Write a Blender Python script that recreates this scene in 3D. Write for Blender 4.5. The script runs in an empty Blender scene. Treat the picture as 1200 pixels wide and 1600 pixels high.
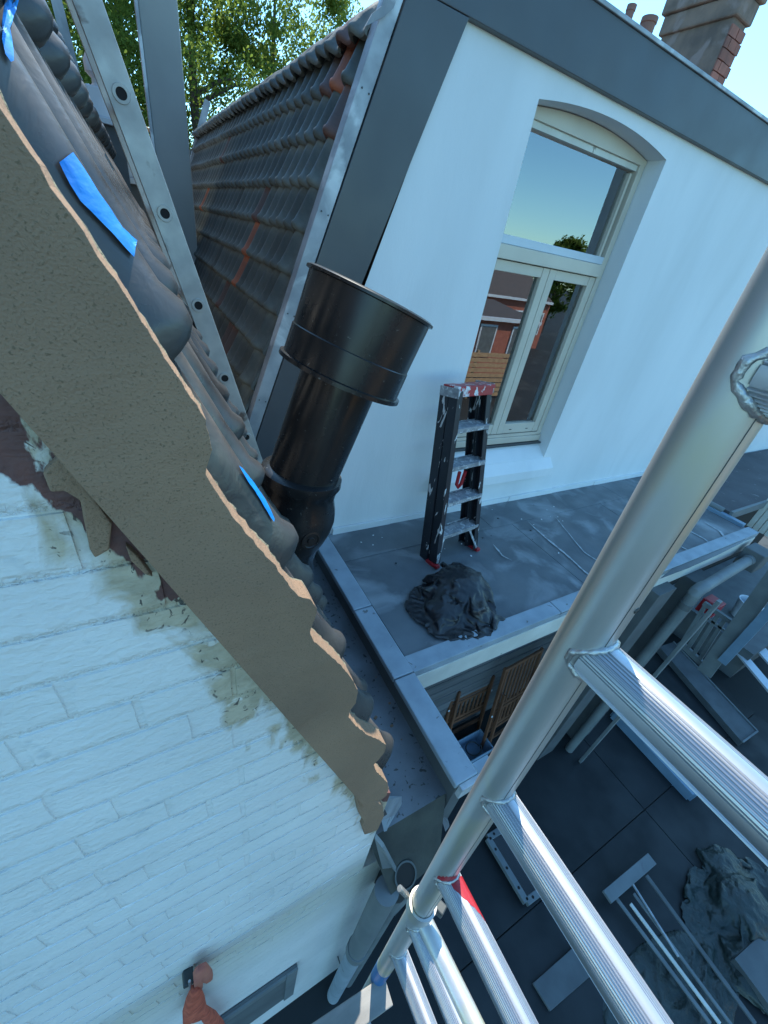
import bpy, bmesh, math, random
from mathutils import Vector, Matrix, noise as mn
rnd = random.Random(7)
PI = math.pi
S = bpy.context.scene
COL = S.collection

# ------------------------------------------------------------------ camera
FPX = 632.78
CR = Matrix(((0.8689479, -0.4701093, 0.1546828), (-0.1504846, -0.5487346, -0.8223410), (0.4714700, 0.6912942, -0.5475659)))
cam = bpy.data.cameras.new('camera'); camo = bpy.data.objects.new('camera', cam); COL.objects.link(camo)
cam.sensor_fit = 'HORIZONTAL'; cam.sensor_width = 36; cam.lens = FPX / 1200 * 36
cam.clip_start = 0.01; cam.clip_end = 600
camo.matrix_world = Matrix(((CR[0][0], -CR[1][0], -CR[2][0], 0), (CR[0][1], -CR[1][1], -CR[2][1], 0), (CR[0][2], -CR[1][2], -CR[2][2], 0), (0, 0, 0, 1)))
S.camera = camo
GZ = -4.6      # ground level; the camera is the origin

# ------------------------------------------------------------------ sky and sun
SUN_EL, SUN_AZ = math.radians(54), math.radians(30)      # azimuth measured from +Y towards +X
w = bpy.data.worlds.new('World'); S.world = w; w.use_nodes = True
nt = w.node_tree; bg = nt.nodes['Background']
sky = nt.nodes.new('ShaderNodeTexSky'); sky.sky_type = 'NISHITA'; sky.sun_disc = False
sky.sun_elevation = SUN_EL; sky.sun_rotation = SUN_AZ; sky.air_density = 1.0; sky.dust_density = 0.25; sky.ozone_density = 2.5
tint = nt.nodes.new('ShaderNodeMix'); tint.data_type = 'RGBA'; tint.blend_type = 'MULTIPLY'; tint.inputs[0].default_value = 1   # the camera's cool white balance
tint.inputs[7].default_value = (.64, .99, 1.04, 1); nt.links.new(sky.outputs[0], tint.inputs[6]); nt.links.new(tint.outputs[2], bg.inputs[0]); bg.inputs[1].default_value = 0.15
sl = bpy.data.lights.new('sun', 'SUN'); sl.energy = 3.2; sl.angle = math.radians(0.5); sl.color = (1, 0.95, 0.84)
so = bpy.data.objects.new('sun', sl); COL.objects.link(so)
sd = Vector((math.sin(SUN_AZ) * math.cos(SUN_EL), math.cos(SUN_AZ) * math.cos(SUN_EL), math.sin(SUN_EL)))
so.rotation_euler = (-sd).to_track_quat('-Z', 'Y').to_euler()
S.view_settings.view_transform = 'Standard'; S.view_settings.look = 'None'
S.view_settings.gamma = 1; S.view_settings.use_curve_mapping = False
S.view_settings.exposure = 1.36
S.cycles.max_bounces = 8; S.cycles.use_denoising = True

# ------------------------------------------------------------------ helpers
def at(u, v, x=None, y=None, z=None):
    """survey helper: where the sight line through a photo pixel meets a plane of the place"""
    d = CR.transposed() @ Vector(((u - 600) / FPX, (v - 800) / FPX, 1))
    t = x / d.x if x is not None else (y / d.y if y is not None else z / d.z)
    return d * t

def tag(o, label=None, cat=None, group=None, kind=None):
    if label: o['label'] = label
    if cat: o['category'] = cat
    if group: o['group'] = group
    if kind: o['kind'] = kind
    elif label: o['kind'] = 'thing'
    return o

def thing(name, label, cat, loc=(0, 0, 0), group=None, rot=None):
    o = bpy.data.objects.new(name, None); COL.objects.link(o); o.empty_display_size = .1
    o.location = loc
    if rot: o.rotation_euler = rot
    return tag(o, label, cat, group)

class MB:
    def __init__(s): s.v = []; s.f = []
    def add(s, vs, fs):
        n = len(s.v); s.v += [tuple(p) for p in vs]; s.f += [tuple(i + n for i in f) for f in fs]
        return s
    def box(s, x0, x1, y0, y1, z0, z1, m=None):
        vs = [Vector(p) for p in ((x0, y0, z0), (x1, y0, z0), (x1, y1, z0), (x0, y1, z0), (x0, y0, z1), (x1, y0, z1), (x1, y1, z1), (x0, y1, z1))]
        if m is not None: vs = [m @ p for p in vs]
        return s.add(vs, [(0, 3, 2, 1), (4, 5, 6, 7), (0, 1, 5, 4), (1, 2, 6, 5), (2, 3, 7, 6), (3, 0, 4, 7)])
    def cbox(s, c, sx, sy, sz, m=None):
        r = Matrix.Translation(c) @ (m.to_4x4() if m is not None else Matrix.Identity(4))
        return s.box(-sx / 2, sx / 2, -sy / 2, sy / 2, -sz / 2, sz / 2, r)
    def bar(s, a, b, wx, wz, up=Vector((0, 0, 1))):
        a, b = Vector(a), Vector(b); d = (b - a); L = d.length; d.normalize()
        u = up - d * up.dot(d)
        if u.length < 1e-4: u = Vector((0, 1, 0)) - d * d.y
        u.normalize(); r = d.cross(u)
        m = Matrix((r, d, u)).transposed().to_4x4(); m.translation = (a + b) / 2
        return s.box(-wx / 2, wx / 2, -L / 2, L / 2, -wz / 2, wz / 2, m)
    def prism(s, poly, y0, y1):        # poly in (x,z), extruded along y
        n = len(poly)
        vs = [(x, y0, z) for x, z in poly] + [(x, y1, z) for x, z in poly]
        return s.add(vs, [tuple(range(n)), tuple(range(2 * n - 1, n - 1, -1))] + [(i, i + n, (i + 1) % n + n, (i + 1) % n) for i in range(n)])
    def zprism(s, poly, z0, z1):
        n = len(poly)
        vs = [(x, y, z0) for x, y in poly] + [(x, y, z1) for x, y in poly]
        return s.add(vs, [tuple(range(n)), tuple(range(2 * n - 1, n - 1, -1))] + [(i, i + n, (i + 1) % n + n, (i + 1) % n) for i in range(n)])
    def tube(s, pts, r, seg=16, cap=True):
        pts = [Vector(p) for p in pts]; rs = r if isinstance(r, (list, tuple)) else [r] * len(pts)
        rings = []; prev = None
        for i, p in enumerate(pts):
            d = (pts[min(i + 1, len(pts) - 1)] - pts[max(i - 1, 0)])
            if d.length < 1e-7: d = rings_d
            d = d.normalized(); rings_d = d
            if prev is None: prev = d.orthogonal().normalized()
            u = (prev - d * prev.dot(d)).normalized(); prev = u; vv = d.cross(u)
            rings.append([p + (u * math.cos(2 * PI * k / seg) + vv * math.sin(2 * PI * k / seg)) * rs[i] for k in range(seg)])
        vs = [q for rg in rings for q in rg]; fs = []
        for i in range(len(pts) - 1):
            for k in range(seg):
                fs.append((i * seg + k, i * seg + (k + 1) % seg, (i + 1) * seg + (k + 1) % seg, (i + 1) * seg + k))
        if cap:
            fs.append(tuple(range(seg - 1, -1, -1))); fs.append(tuple((len(pts) - 1) * seg + k for k in range(seg)))
        return s.add(vs, fs)
    def lathe(s, prof, a, ax, seg=40):   # prof: (distance along axis, radius)
        a = Vector(a); d = Vector(ax).normalized(); u = d.orthogonal().normalized(); vv = d.cross(u); vs = []
        for h, r in prof:
            for k in range(seg):
                vs.append(a + d * h + (u * math.cos(2 * PI * k / seg) + vv * math.sin(2 * PI * k / seg)) * r)
        fs = [(i * seg + k, i * seg + (k + 1) % seg, (i + 1) * seg + (k + 1) % seg, (i + 1) * seg + k) for i in range(len(prof) - 1) for k in range(seg)]
        return s.add(vs, fs)
    def mesh(s, name, mat=None, smooth=False, recalc=True):
        me = bpy.data.meshes.new(name); me.from_pydata(s.v, [], s.f)
        if recalc:
            bm = bmesh.new(); bm.from_mesh(me); bmesh.ops.recalc_face_normals(bm, faces=bm.faces[:]); bm.to_mesh(me); bm.free()
        if mat: me.materials.append(mat)
        if smooth:
            me.shade_smooth()
            if smooth != 'all': me.set_sharp_from_angle(angle=math.radians(smooth if smooth is not True else 35))
        return me
    def build(s, name, mat, parent=None, smooth=False, bevel=0, seg=2, loc=None, recalc=True):
        me = s.mesh(name, mat, smooth, recalc)
        o = bpy.data.objects.new(name, me); COL.objects.link(o)
        if parent is not None: o.parent = parent
        if loc is not None: o.location = loc
        if bevel:
            b = o.modifiers.new('b', 'BEVEL'); b.width = bevel; b.segments = seg; b.limit_method = 'ANGLE'; b.angle_limit = math.radians(40)
            b.harden_normals = False
        return o

def inst(name, me, parent, m):
    o = bpy.data.objects.new(name, me); COL.objects.link(o); o.parent = parent; o.matrix_local = m
    return o

def rgb(c): return (c[0], c[1], c[2], 1)
def mat(name, c1, c2=None, scale=6, detail=6, rough=.6, rough2=None, bump=0, bscale=40, bdist=.01, metal=0, spread=(.35, .65), c3=None, s3=2, sp3=(.55, .62), stretch=None, spec=.5, rand=0, coat=0, bump2=None):
    m = bpy.data.materials.new(name); m.use_nodes = True; n = m.node_tree.nodes; L = m.node_tree.links
    b = n['Principled BSDF']; b.inputs['Metallic'].default_value = metal; b.inputs['Roughness'].default_value = rough
    b.inputs['Specular IOR Level'].default_value = spec; b.inputs['Coat Weight'].default_value = coat
    tc = n.new('ShaderNodeTexCoord'); vec = tc.outputs['Object']
    if stretch:
        mp = n.new('ShaderNodeMapping'); mp.inputs['Scale'].default_value = stretch; L.new(vec, mp.inputs[0]); vec = mp.outputs[0]
    def noise(sc, dt=6, dist=0):
        k = n.new('ShaderNodeTexNoise'); k.inputs['Scale'].default_value = sc; k.inputs['Detail'].default_value = dt; k.inputs['Distortion'].default_value = dist
        L.new(vec, k.inputs['Vector']); return k.outputs['Fac']
    def ramp(src, lo, hi):
        r = n.new('ShaderNodeMapRange'); r.inputs[1].default_value = lo; r.inputs[2].default_value = hi; L.new(src, r.inputs[0]); return r.outputs[0]
    def mix(fac, a, bb):
        x = n.new('ShaderNodeMix'); x.data_type = 'RGBA'
        L.new(fac, x.inputs[0])
        for s_, i in ((a, 6), (bb, 7)):
            if isinstance(s_, tuple): x.inputs[i].default_value = rgb(s_)
            else: L.new(s_, x.inputs[i])
        return x.outputs[2]
    if c2 is None: c2 = tuple(k * .8 for k in c1)
    f = ramp(noise(scale, detail), *spread)
    col = mix(f, c1, c2)
    if c3: col = mix(ramp(noise(s3, 8, .6), *sp3), col, c3)
    if rand:
        oi = n.new('ShaderNodeObjectInfo'); hs = n.new('ShaderNodeHueSaturation')
        r = n.new('ShaderNodeMapRange'); r.inputs[3].default_value = 1 - rand; r.inputs[4].default_value = 1 + rand; L.new(oi.outputs['Random'], r.inputs[0])
        L.new(r.outputs[0], hs.inputs['Value']); L.new(col, hs.inputs['Color']); col = hs.outputs[0]
    L.new(col, b.inputs['Base Color'])
    if rough2 is not None:
        r = n.new('ShaderNodeMapRange'); r.inputs[1].default_value = .35; r.inputs[2].default_value = .65; r.inputs[3].default_value = rough; r.inputs[4].default_value = rough2
        L.new(noise(scale * 1.7, 5), r.inputs[0]); L.new(r.outputs[0], b.inputs['Roughness'])
    if bump:
        bp = n.new('ShaderNodeBump'); bp.inputs['Strength'].default_value = bump; bp.inputs['Distance'].default_value = bdist
        L.new(noise(bscale, 7), bp.inputs['Height']); L.new(bp.outputs[0], b.inputs['Normal'])
        if bump2:
            b2 = n.new('ShaderNodeBump'); b2.inputs['Strength'].default_value = bump2[1]; b2.inputs['Distance'].default_value = bump2[2]
            L.new(noise(bump2[0], 4, .5), b2.inputs['Height']); L.new(b2.outputs[0], bp.inputs['Normal'])
    m['mix'] = 0
    return m

M = {}
M['stucco'] = mat('stucco_white', (.8, .81, .81), (.72, .735, .74), 1.6, rough=.85, bump=.4, bscale=120, bdist=.002, spread=(.3, .75), c3=(.69, .7, .695), s3=1.6, sp3=(.5, .8), stretch=(1.6, 1.6, .5), bump2=(5, .35, .01))
M['render_dark'] = mat('sheet_anthracite', (.085, .093, .1), (.065, .07, .078), 2.5, rough=.32, rough2=.45, bump=.05, bscale=4, bdist=.02, spread=(.3, .7))
M['zinc'] = mat('zinc', (.42, .44, .46), (.28, .3, .32), 9, rough=.5, rough2=.7, metal=.35, bump=.15, bscale=30, bdist=.002, c3=(.6, .62, .63), s3=3)
M['lead'] = mat('lead', (.3, .32, .34), (.2, .22, .24), 12, rough=.6, bump=.5, bscale=25, bdist=.006, c3=(.5, .52, .53), s3=5)
M['cap'] = mat('cap_grey', (.33, .39, .44), (.25, .3, .34), 7, rough=.5, rough2=.7, bump=.2, bscale=60, bdist=.002, c3=(.15, .16, .16), s3=22, sp3=(.67, .72))
M['whitewood'] = mat('white_painted_wood', (.72, .71, .65), (.6, .59, .53), 5, rough=.5, bump=.15, bscale=50, bdist=.001, c3=(.3, .28, .24), s3=14, sp3=(.68, .72))
M['frame'] = mat('window_paint', (.63, .56, .46), (.57, .5, .41), 4, rough=.35, bump=.05, bscale=30, bdist=.001)
M['deck'] = mat('bitumen', (.155, .175, .188), (.1, .115, .126), 3.2, rough=.45, rough2=.75, bump=.3, bscale=55, bdist=.003, c3=(.26, .285, .3), s3=3.4, sp3=(.5, .66))
M['deck2'] = mat('bitumen_brown', (.075, .075, .085), (.05, .05, .058), 3, rough=.7, bump=.3, bscale=60, bdist=.003, c3=(.2, .2, .2), s3=14, sp3=(.66, .72))
M['gutterfloor'] = mat('old_zinc_gutter', (.19, .21, .23), (.12, .13, .14), 5, rough=.5, bump=.4, bscale=25, bdist=.004, c3=(.045, .045, .04), s3=38, sp3=(.62, .66))
M['mortar'] = mat('verge_mortar', (.3, .192, .122), (.225, .145, .094), 3.5, rough=.95, bump=.9, bscale=420, bdist=.002, c3=(.17, .115, .07), s3=420, sp3=(.58, .66), bump2=(6, .8, .02))
M['tile_l'] = mat('glazed_black_tile', (.07, .066, .062), (.045, .045, .046), 8, rough=.22, rough2=.5, bump=.15, bscale=40, bdist=.003, c3=(.14, .122, .105), s3=9, sp3=(.5, .72), rand=.12, bump2=(22, .4, .006))
M['tile_r'] = mat('weathered_tile', (.16, .175, .158), (.06, .072, .068), 9, rough=.45, rough2=.6, bump=.3, bscale=50, bdist=.004, c3=(.085, .085, .072), s3=6, sp3=(.58, .72), rand=.25)
M['tile_red'] = mat('red_clay_tile', (.5, .15, .07), (.26, .09, .055), 9, rough=.55, bump=.3, bscale=50, bdist=.004)
M['tile_rust'] = mat('brownish_red_tile', (.17, .075, .055), (.09, .065, .06), 9, rough=.5, bump=.3, bscale=50, bdist=.004)
M['flue'] = mat('black_plastic', (.012, .012, .013), (.016, .016, .017), 5, rough=.22, rough2=.32, c3=(.14, .14, .13), s3=110, sp3=(.69, .72), bump2=(3, .15, .02))
M['alu'] = mat('aluminium_tube', (.64, .635, .62), (.5, .495, .48), 7, rough=.33, rough2=.48, metal=.65, bump=.12, bscale=24, bdist=.002, stretch=(1, 1, .25), c3=(.62, .58, .42), s3=14, sp3=(.48, .7))  # yellowish patches paint in warm tints reflected from the surroundings
M['alu_rib'] = mat('aluminium_ribbed', (.62, .63, .65), (.48, .49, .51), 9, rough=.3, rough2=.42, metal=.85, bump=.05, bscale=70, bdist=.001, stretch=(1, .12, 1))
M['weld'] = mat('weld_aluminium', (.6, .6, .6), (.4, .4, .4), 60, rough=.4, metal=.85, bump=.7, bscale=180, bdist=.003)
M['red_spray'] = mat('red_spray_paint', (.75, .03, .03), (.6, .03, .03), 20, rough=.45, c3=(.6, .58, .56), s3=40, sp3=(.6, .7))
M['blue_band'] = mat('blue_tape_band', (.02, .12, .3), (.03, .15, .35), 9, rough=.5)
M['ladder'] = mat('old_ladder_alu', (.55, .55, .51), (.4, .4, .38), 12, rough=.45, rough2=.6, metal=.35, bump=.15, bscale=60, bdist=.002, c3=(.16, .12, .1), s3=10, sp3=(.62, .7))
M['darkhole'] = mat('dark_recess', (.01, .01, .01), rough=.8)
M['bluetape'] = mat('blue_masking_tape', (.0, .22, .72), (.0, .3, .8), 18, rough=.6, bump=.5, bscale=60, bdist=.003)
M['bag'] = mat('black_bin_bag', (.012, .014, .018), (.018, .02, .024), 6, rough=.28, rough2=.4, bump=.5, bscale=22, bdist=.012)
M['navy'] = mat('dark_navy_fibreglass', (.02, .022, .03), (.014, .015, .02), 6, rough=.45, c3=(.6, .6, .6), s3=24, sp3=(.62, .635), stretch=(1, 1, .3))
M['step'] = mat('spattered_alu_step', (.42, .43, .45), (.25, .26, .28), 30, rough=.5, metal=.3, c3=(.65, .66, .67), s3=40, sp3=(.55, .62))
M['redpl'] = mat('red_plastic', (.42, .02, .03), (.36, .02, .025), 6, rough=.4, c3=(.7, .68, .68), s3=22, sp3=(.55, .6))
M['redclean'] = mat('red_plastic_clean', (.45, .02, .03), rough=.4)
M['plank'] = mat('grey_weathered_plank', (.16, .17, .18), (.1, .105, .11), 8, rough=.8, bump=.4, bscale=30, bdist=.004, stretch=(.15, 1, 1.5), rand=.15)
M['teak'] = mat('brown_teak', (.19, .085, .045), (.12, .055, .03), 12, rough=.6, stretch=(1, 1, .3))
M['ground'] = mat('yard_ground', (.013, .017, .018), (.009, .012, .013), 1.3, rough=.75, bump=.2, bscale=20, bdist=.01, c3=(.03, .036, .036), s3=.8)
M['slab'] = mat('dark_slab', (.011, .015, .017), (.007, .01, .012), 2, rough=.55, rough2=.75, bump=.1, bscale=30, bdist=.003)
M['greyblue'] = mat('grey_painted_board', (.19, .215, .22), (.14, .16, .168), 4, rough=.6, bump=.1, bscale=30, bdist=.002, c3=(.15, .16, .17), s3=9, sp3=(.66, .7))
M['greydark'] = mat('dark_grey_board', (.12, .135, .14), (.09, .1, .105), 5, rough=.7, bump=.2, bscale=25, bdist=.003)
M['bluegrey'] = mat('blue_grey_trim', (.2, .3, .4), (.15, .24, .33), 4, rough=.5)
M['soil'] = mat('soil', (.03, .022, .016), (.015, .012, .01), 20, rough=.95, bump=1, bscale=40, bdist=.02)
M['tarp'] = mat('green_grey_tarp', (.03, .045, .042), (.02, .032, .03), 5, rough=.4, bump=.8, bscale=9, bdist=.05)
M['brickred'] = mat('red_brick_wall', (.36, .12, .08), (.28, .09, .06), 9, rough=.85, bump=.3, bscale=30, bdist=.005)
M['chim'] = mat('sooty_chimney_render', (.24, .17, .135), (.13, .1, .085), 6, rough=.95, bump=.7, bscale=30, bdist=.01, c3=(.26, .2, .18), s3=5)
M['chimbrick'] = mat('old_chimney_brick', (.3, .12, .09), (.2, .09, .07), 8, rough=.9, bump=.5, bscale=40, bdist=.006, rand=.2)
M['clay'] = mat('terracotta_pot', (.25, .13, .1), (.18, .1, .08), 6, rough=.8)
M['bark'] = mat('bark', (.11, .08, .06), (.06, .045, .035), 12, rough=.95, bump=.8, bscale=20, bdist=.03)
M['orange'] = mat('orange_cloth', (.6, .13, .07), (.38, .07, .04), 30, rough=.85, bump=1, bscale=30, bdist=.012)
M['pinkcloth'] = mat('faded_orange_cloth', (.5, .17, .11), (.4, .12, .09), 14, rough=.85, bump=.5, bscale=40, bdist=.006)
M['darkmetal'] = mat('dark_metal', (.09, .1, .1), rough=.5, metal=.6)
M['sheetgrey'] = mat('grey_sheet', (.34, .34, .32), (.28, .285, .27), 2, rough=.6, bump=.1, bscale=20, bdist=.004)
M['woodfence'] = mat('pale_wood_fence', (.42, .27, .15), (.32, .2, .11), 8, rough=.7)
M['roofgrey'] = mat('grey_roof_tiles', (.06, .055, .055), (.09, .07, .065), 6, rough=.8)
M['curtain'] = mat('dark_green_curtain', (.02, .05, .045), (.03, .07, .06), 7, rough=.9)
M['room'] = mat('room_interior', (.06, .055, .05), rough=.9)
M['plasticwhite'] = mat('white_plastic', (.6, .65, .7), (.5, .55, .6), 4, rough=.35)

def glass_mat():
    m = bpy.data.materials.new('window_glass'); m.use_nodes = True; n = m.node_tree.nodes; L = m.node_tree.links
    n.remove(n['Principled BSDF']); out = n['Material Output']
    t = n.new('ShaderNodeBsdfTransparent'); t.inputs[0].default_value = (.75, .8, .8, 1)
    g = n.new('ShaderNodeBsdfGlossy'); g.inputs['Roughness'].default_value = .004; g.inputs[0].default_value = (.95, .97, 1, 1)
    fr = n.new('ShaderNodeFresnel'); fr.inputs[0].default_value = 2.9
    no = n.new('ShaderNodeTexNoise'); no.inputs['Scale'].default_value = 1.2; bp = n.new('ShaderNodeBump'); bp.inputs['Strength'].default_value = .03; bp.inputs['Distance'].default_value = .01
    L.new(no.outputs['Fac'], bp.inputs['Height']); L.new(bp.outputs[0], g.inputs['Normal'])
    mx = n.new('ShaderNodeMixShader'); L.new(fr.outputs[0], mx.inputs[0]); L.new(t.outputs[0], mx.inputs[1]); L.new(g.outputs[0], mx.inputs[2]); L.new(mx.outputs[0], out.inputs[0])
    return m
M['glass'] = glass_mat()

def _g2():
    m = M['glass'].copy(); m.name = 'clear_glass'; m.node_tree.nodes['Fresnel'].inputs[0].default_value = 1.4; return m
M['glass2'] = _g2()

def leaf_mat(name, c1, c2):
    m = bpy.data.materials.new(name); m.use_nodes = True; n = m.node_tree.nodes; L = m.node_tree.links
    n.remove(n['Principled BSDF']); out = n['Material Output']
    tc = n.new('ShaderNodeTexCoord'); no = n.new('ShaderNodeTexNoise'); no.inputs['Scale'].default_value = 1.3; no.inputs['Detail'].default_value = 4
    L.new(tc.outputs['Object'], no.inputs['Vector'])
    cr = n.new('ShaderNodeValToRGB'); cr.color_ramp.elements[0].position = .35; cr.color_ramp.elements[1].position = .65
    cr.color_ramp.elements[0].color = rgb(c1); cr.color_ramp.elements[1].color = rgb(c2); L.new(no.outputs['Fac'], cr.inputs[0])
    d = n.new('ShaderNodeBsdfDiffuse'); t = n.new('ShaderNodeBsdfTranslucent'); L.new(cr.outputs[0], d.inputs[0])
    hs = n.new('ShaderNodeHueSaturation'); hs.inputs['Value'].default_value = 1.9; hs.inputs['Saturation'].default_value = 1.1; L.new(cr.outputs[0], hs.inputs['Color']); L.new(hs.outputs[0], t.inputs[0])
    mx = n.new('ShaderNodeMixShader'); mx.inputs[0].default_value = .45; L.new(d.outputs[0], mx.inputs[1]); L.new(t.outputs[0], mx.inputs[2]); L.new(mx.outputs[0], out.inputs[0])
    return m
M['leaf'] = leaf_mat('leaf_green', (.06, .095, .025), (.12, .16, .04))
M['leaf2'] = leaf_mat('leaf_light_green', (.09, .13, .03), (.16, .2, .055))

def painted_brick_mat():
    """white masonry paint; along the verge it has peeled to red brick and is smeared with beige mortar"""
    m = bpy.data.materials.new('white_painted_brick'); m.use_nodes = True; n = m.node_tree.nodes; L = m.node_tree.links
    b = n['Principled BSDF']; b.inputs['Roughness'].default_value = .75
    geo = n.new('ShaderNodeNewGeometry'); sep = n.new('ShaderNodeSeparateXYZ'); L.new(geo.outputs['Position'], sep.inputs[0])
    def math_(op, a, b2, clamp=False):
        k = n.new('ShaderNodeMath'); k.operation = op; k.use_clamp = clamp
        for i, s_ in enumerate((a, b2)):
            if isinstance(s_, (int, float)): k.inputs[i].default_value = s_
            else: L.new(s_, k.inputs[i])
        return k.outputs[0]
    def noise(sc, dt=6, dist=0, st=None):
        k = n.new('ShaderNodeTexNoise'); k.inputs['Scale'].default_value = sc; k.inputs['Detail'].default_value = dt; k.inputs['Distortion'].default_value = dist
        if st:
            mp = n.new('ShaderNodeMapping'); mp.inputs['Scale'].default_value = st; L.new(geo.outputs['Position'], mp.inputs[0]); L.new(mp.outputs[0], k.inputs['Vector'])
        else: L.new(geo.outputs['Position'], k.inputs['Vector'])
        return k.outputs['Fac']
    def rng(s_, a, b2, c=0, d=1):
        r = n.new('ShaderNodeMapRange'); r.inputs[1].default_value = a; r.inputs[2].default_value = b2; r.inputs[3].default_value = c; r.inputs[4].default_value = d; L.new(s_, r.inputs[0]); return r.outputs[0]
    def mix(f, a, b2):
        x = n.new('ShaderNodeMix'); x.data_type = 'RGBA'; L.new(f, x.inputs[0])
        for s_, i in ((a, 6), (b2, 7)):
            if isinstance(s_, tuple): x.inputs[i].default_value = rgb(s_)
            else: L.new(s_, x.inputs[i])
        return x.outputs[2]
    # distance (m, horizontally) left of the lower edge of the mortar verge
    dist = math_('MULTIPLY', math_('ADD', math_('ADD', sep.outputs[0], math_('MULTIPLY', sep.outputs[2], .378)), .134), -1)
    base = mix(rng(noise(4, 5), .3, .7), (.76, .755, .735), (.66, .665, .65))
    base = mix(rng(noise(30, 5), .64, .76), base, (.56, .58, .58))
    # beige mortar smears, wider noise band near verge, stronger at the top end
    topness = rng(sep.outputs[2], -1.5, -.15, .0, 1)
    w1 = math_('ADD', .016, math_('MULTIPLY', topness, .04))
    e1 = math_('ADD', dist, math_('MULTIPLY', math_('SUBTRACT', noise(13, 8, .8, (1.1, 1, .6)), .5), -.28))
    beige = rng(math_('SUBTRACT', w1, e1), -.014, .018)
    base = mix(beige, base, mix(rng(noise(45, 6), .42, .62), (.52, .45, .33), (.42, .36, .26)))
    base = mix(math_('MULTIPLY', beige, rng(noise(20, 7, .4), .6, .64)), base, (.68, .66, .6))
    fleck = math_('MULTIPLY', beige, rng(noise(75, 8, 1.2, (.8, 1, .6)), .63, .655))
    base = mix(fleck, base, (.1, .085, .07))
    w2 = math_('SUBTRACT', math_('MULTIPLY', rng(sep.outputs[2], -.85, -.15, 0, 1), .098), .052)
    e2 = math_('ADD', dist, math_('MULTIPLY', math_('SUBTRACT', noise(11, 6, .9, (1.2, 1, .6)), .5), -.2))
    red = rng(math_('SUBTRACT', w2, e2), -.001, .0035)
    base = mix(red, base, mix(rng(noise(40, 6), .35, .65), (.16, .07, .06), (.12, .06, .055)))
    # faint yellowish band further down
    zz = math_('ADD', sep.outputs[2], math_('MULTIPLY', noise(2.5, 3), .3))
    band = math_('MULTIPLY', rng(zz, -2.5, -2.1), rng(zz, -1.75, -1.95))
    base = mix(math_('MULTIPLY', band, .55), base, (.52, .5, .4))
    L.new(base, b.inputs['Base Color'])
    bp = n.new('ShaderNodeBump'); bp.inputs['Strength'].default_value = .75; bp.inputs['Distance'].default_value = .0045
    hh = math_('ADD', math_('MULTIPLY', noise(60, 8, .3, (1, 1, 1.6)), 1.0), math_('MULTIPLY', noise(12, 4), 1.2))
    cz = math_('FRACT', math_('DIVIDE', math_('ADD', math_('ADD', sep.outputs[2], .05 - .0765 / 2), math_('MULTIPLY', noise(25, 3), .006)), .0765), 0)
    jd = math_('ABSOLUTE', math_('SUBTRACT', cz, .04), 0); jm = rng(jd, .13, .0)
    hh = math_('ADD', hh, math_('MULTIPLY', jm, math_('SUBTRACT', math_('MULTIPLY', noise(150, 6, .5), 3.4), 2.3)))
    hh = math_('ADD', hh, math_('MULTIPLY', beige, -.25)); hh = math_('ADD', hh, math_('MULTIPLY', red, -.3))
    L.new(hh, bp.inputs['Height']); L.new(bp.outputs[0], b.inputs['Normal'])
    return m
M['pbrick'] = painted_brick_mat()

# ------------------------------------------------------------------ setting
g = MB(); g.box(-150, 150, -150, 150, GZ - .3, GZ)
tag(g.build('ground', M['ground']), kind='structure')

# dark paving of the yard with lighter joints
pv = thing('yard_paving', None, None); del_keys = None
for i in range(4):
    for j in range(3):
        x0 = 1.3 + i * 1.35; y0 = -2.1 + j * 1.02
        if x0 > 4.8 and j == 0: continue
        MB().box(x0, x0 + 1.344, y0, y0 + 1.014, GZ + .004, GZ + .03).build('paving_slab', M['slab'], pv, bevel=.004)
tag(pv, kind='structure')

# ------------------------------------------------------------------ LEFT HOUSE (white painted brick, mortared verge, black tiles)
SL = .378                                   # horizontal run per metre of height of the steep roof
def vx_low(z): return -.134 - SL * z        # lower edge of the verge
lh = thing('brick_house', 'white painted brick gable wall with fresh mortar verge and black tiles, nearest the camera', 'house', (0, .4, GZ))
def LH(mb, name, m, **k):                   # build in world coordinates, parent to the house
    o = mb.build(name, m, lh, **k); o.matrix_parent_inverse = Matrix.Translation((0, -.4, -GZ)); return o
up = [(0, 165), (30, 215), (60, 260), (95, 315), (130, 365), (190, 455), (230, 515), (265, 572), (300, 622), (320, 655), (328, 680), (331, 705), (327, 722), (320, 742), (345, 780), (370, 815), (400, 852), (430, 885), (452, 916), (468, 934), (485, 938), (494, 948), (496, 960), (490, 975), (485, 990), (492, 1004), (505, 1015), (523, 1032), (540, 1048), (553, 1066), (560, 1082), (557, 1100), (548, 1112), (545, 1121), (556, 1135), (575, 1150), (592, 1157), (604, 1165), (602, 1176), (594, 1187), (584, 1197), (589, 1207), (597, 1215), (606, 1224), (608, 1233), (604, 1245), (595, 1252), (584, 1254)]
upw = [at(u, v, y=.36) for u, v in up]; upw = [(p.x, p.z) for p in upw]
poly = [(upw[0][0] - .25, upw[0][1] + .55)] + upw
zl = upw[-1][1] - .03
low = [(vx_low(zl), zl), (vx_low(-.15), -.15), (vx_low(.35) - .0, .35)]
poly2 = poly + low
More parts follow.
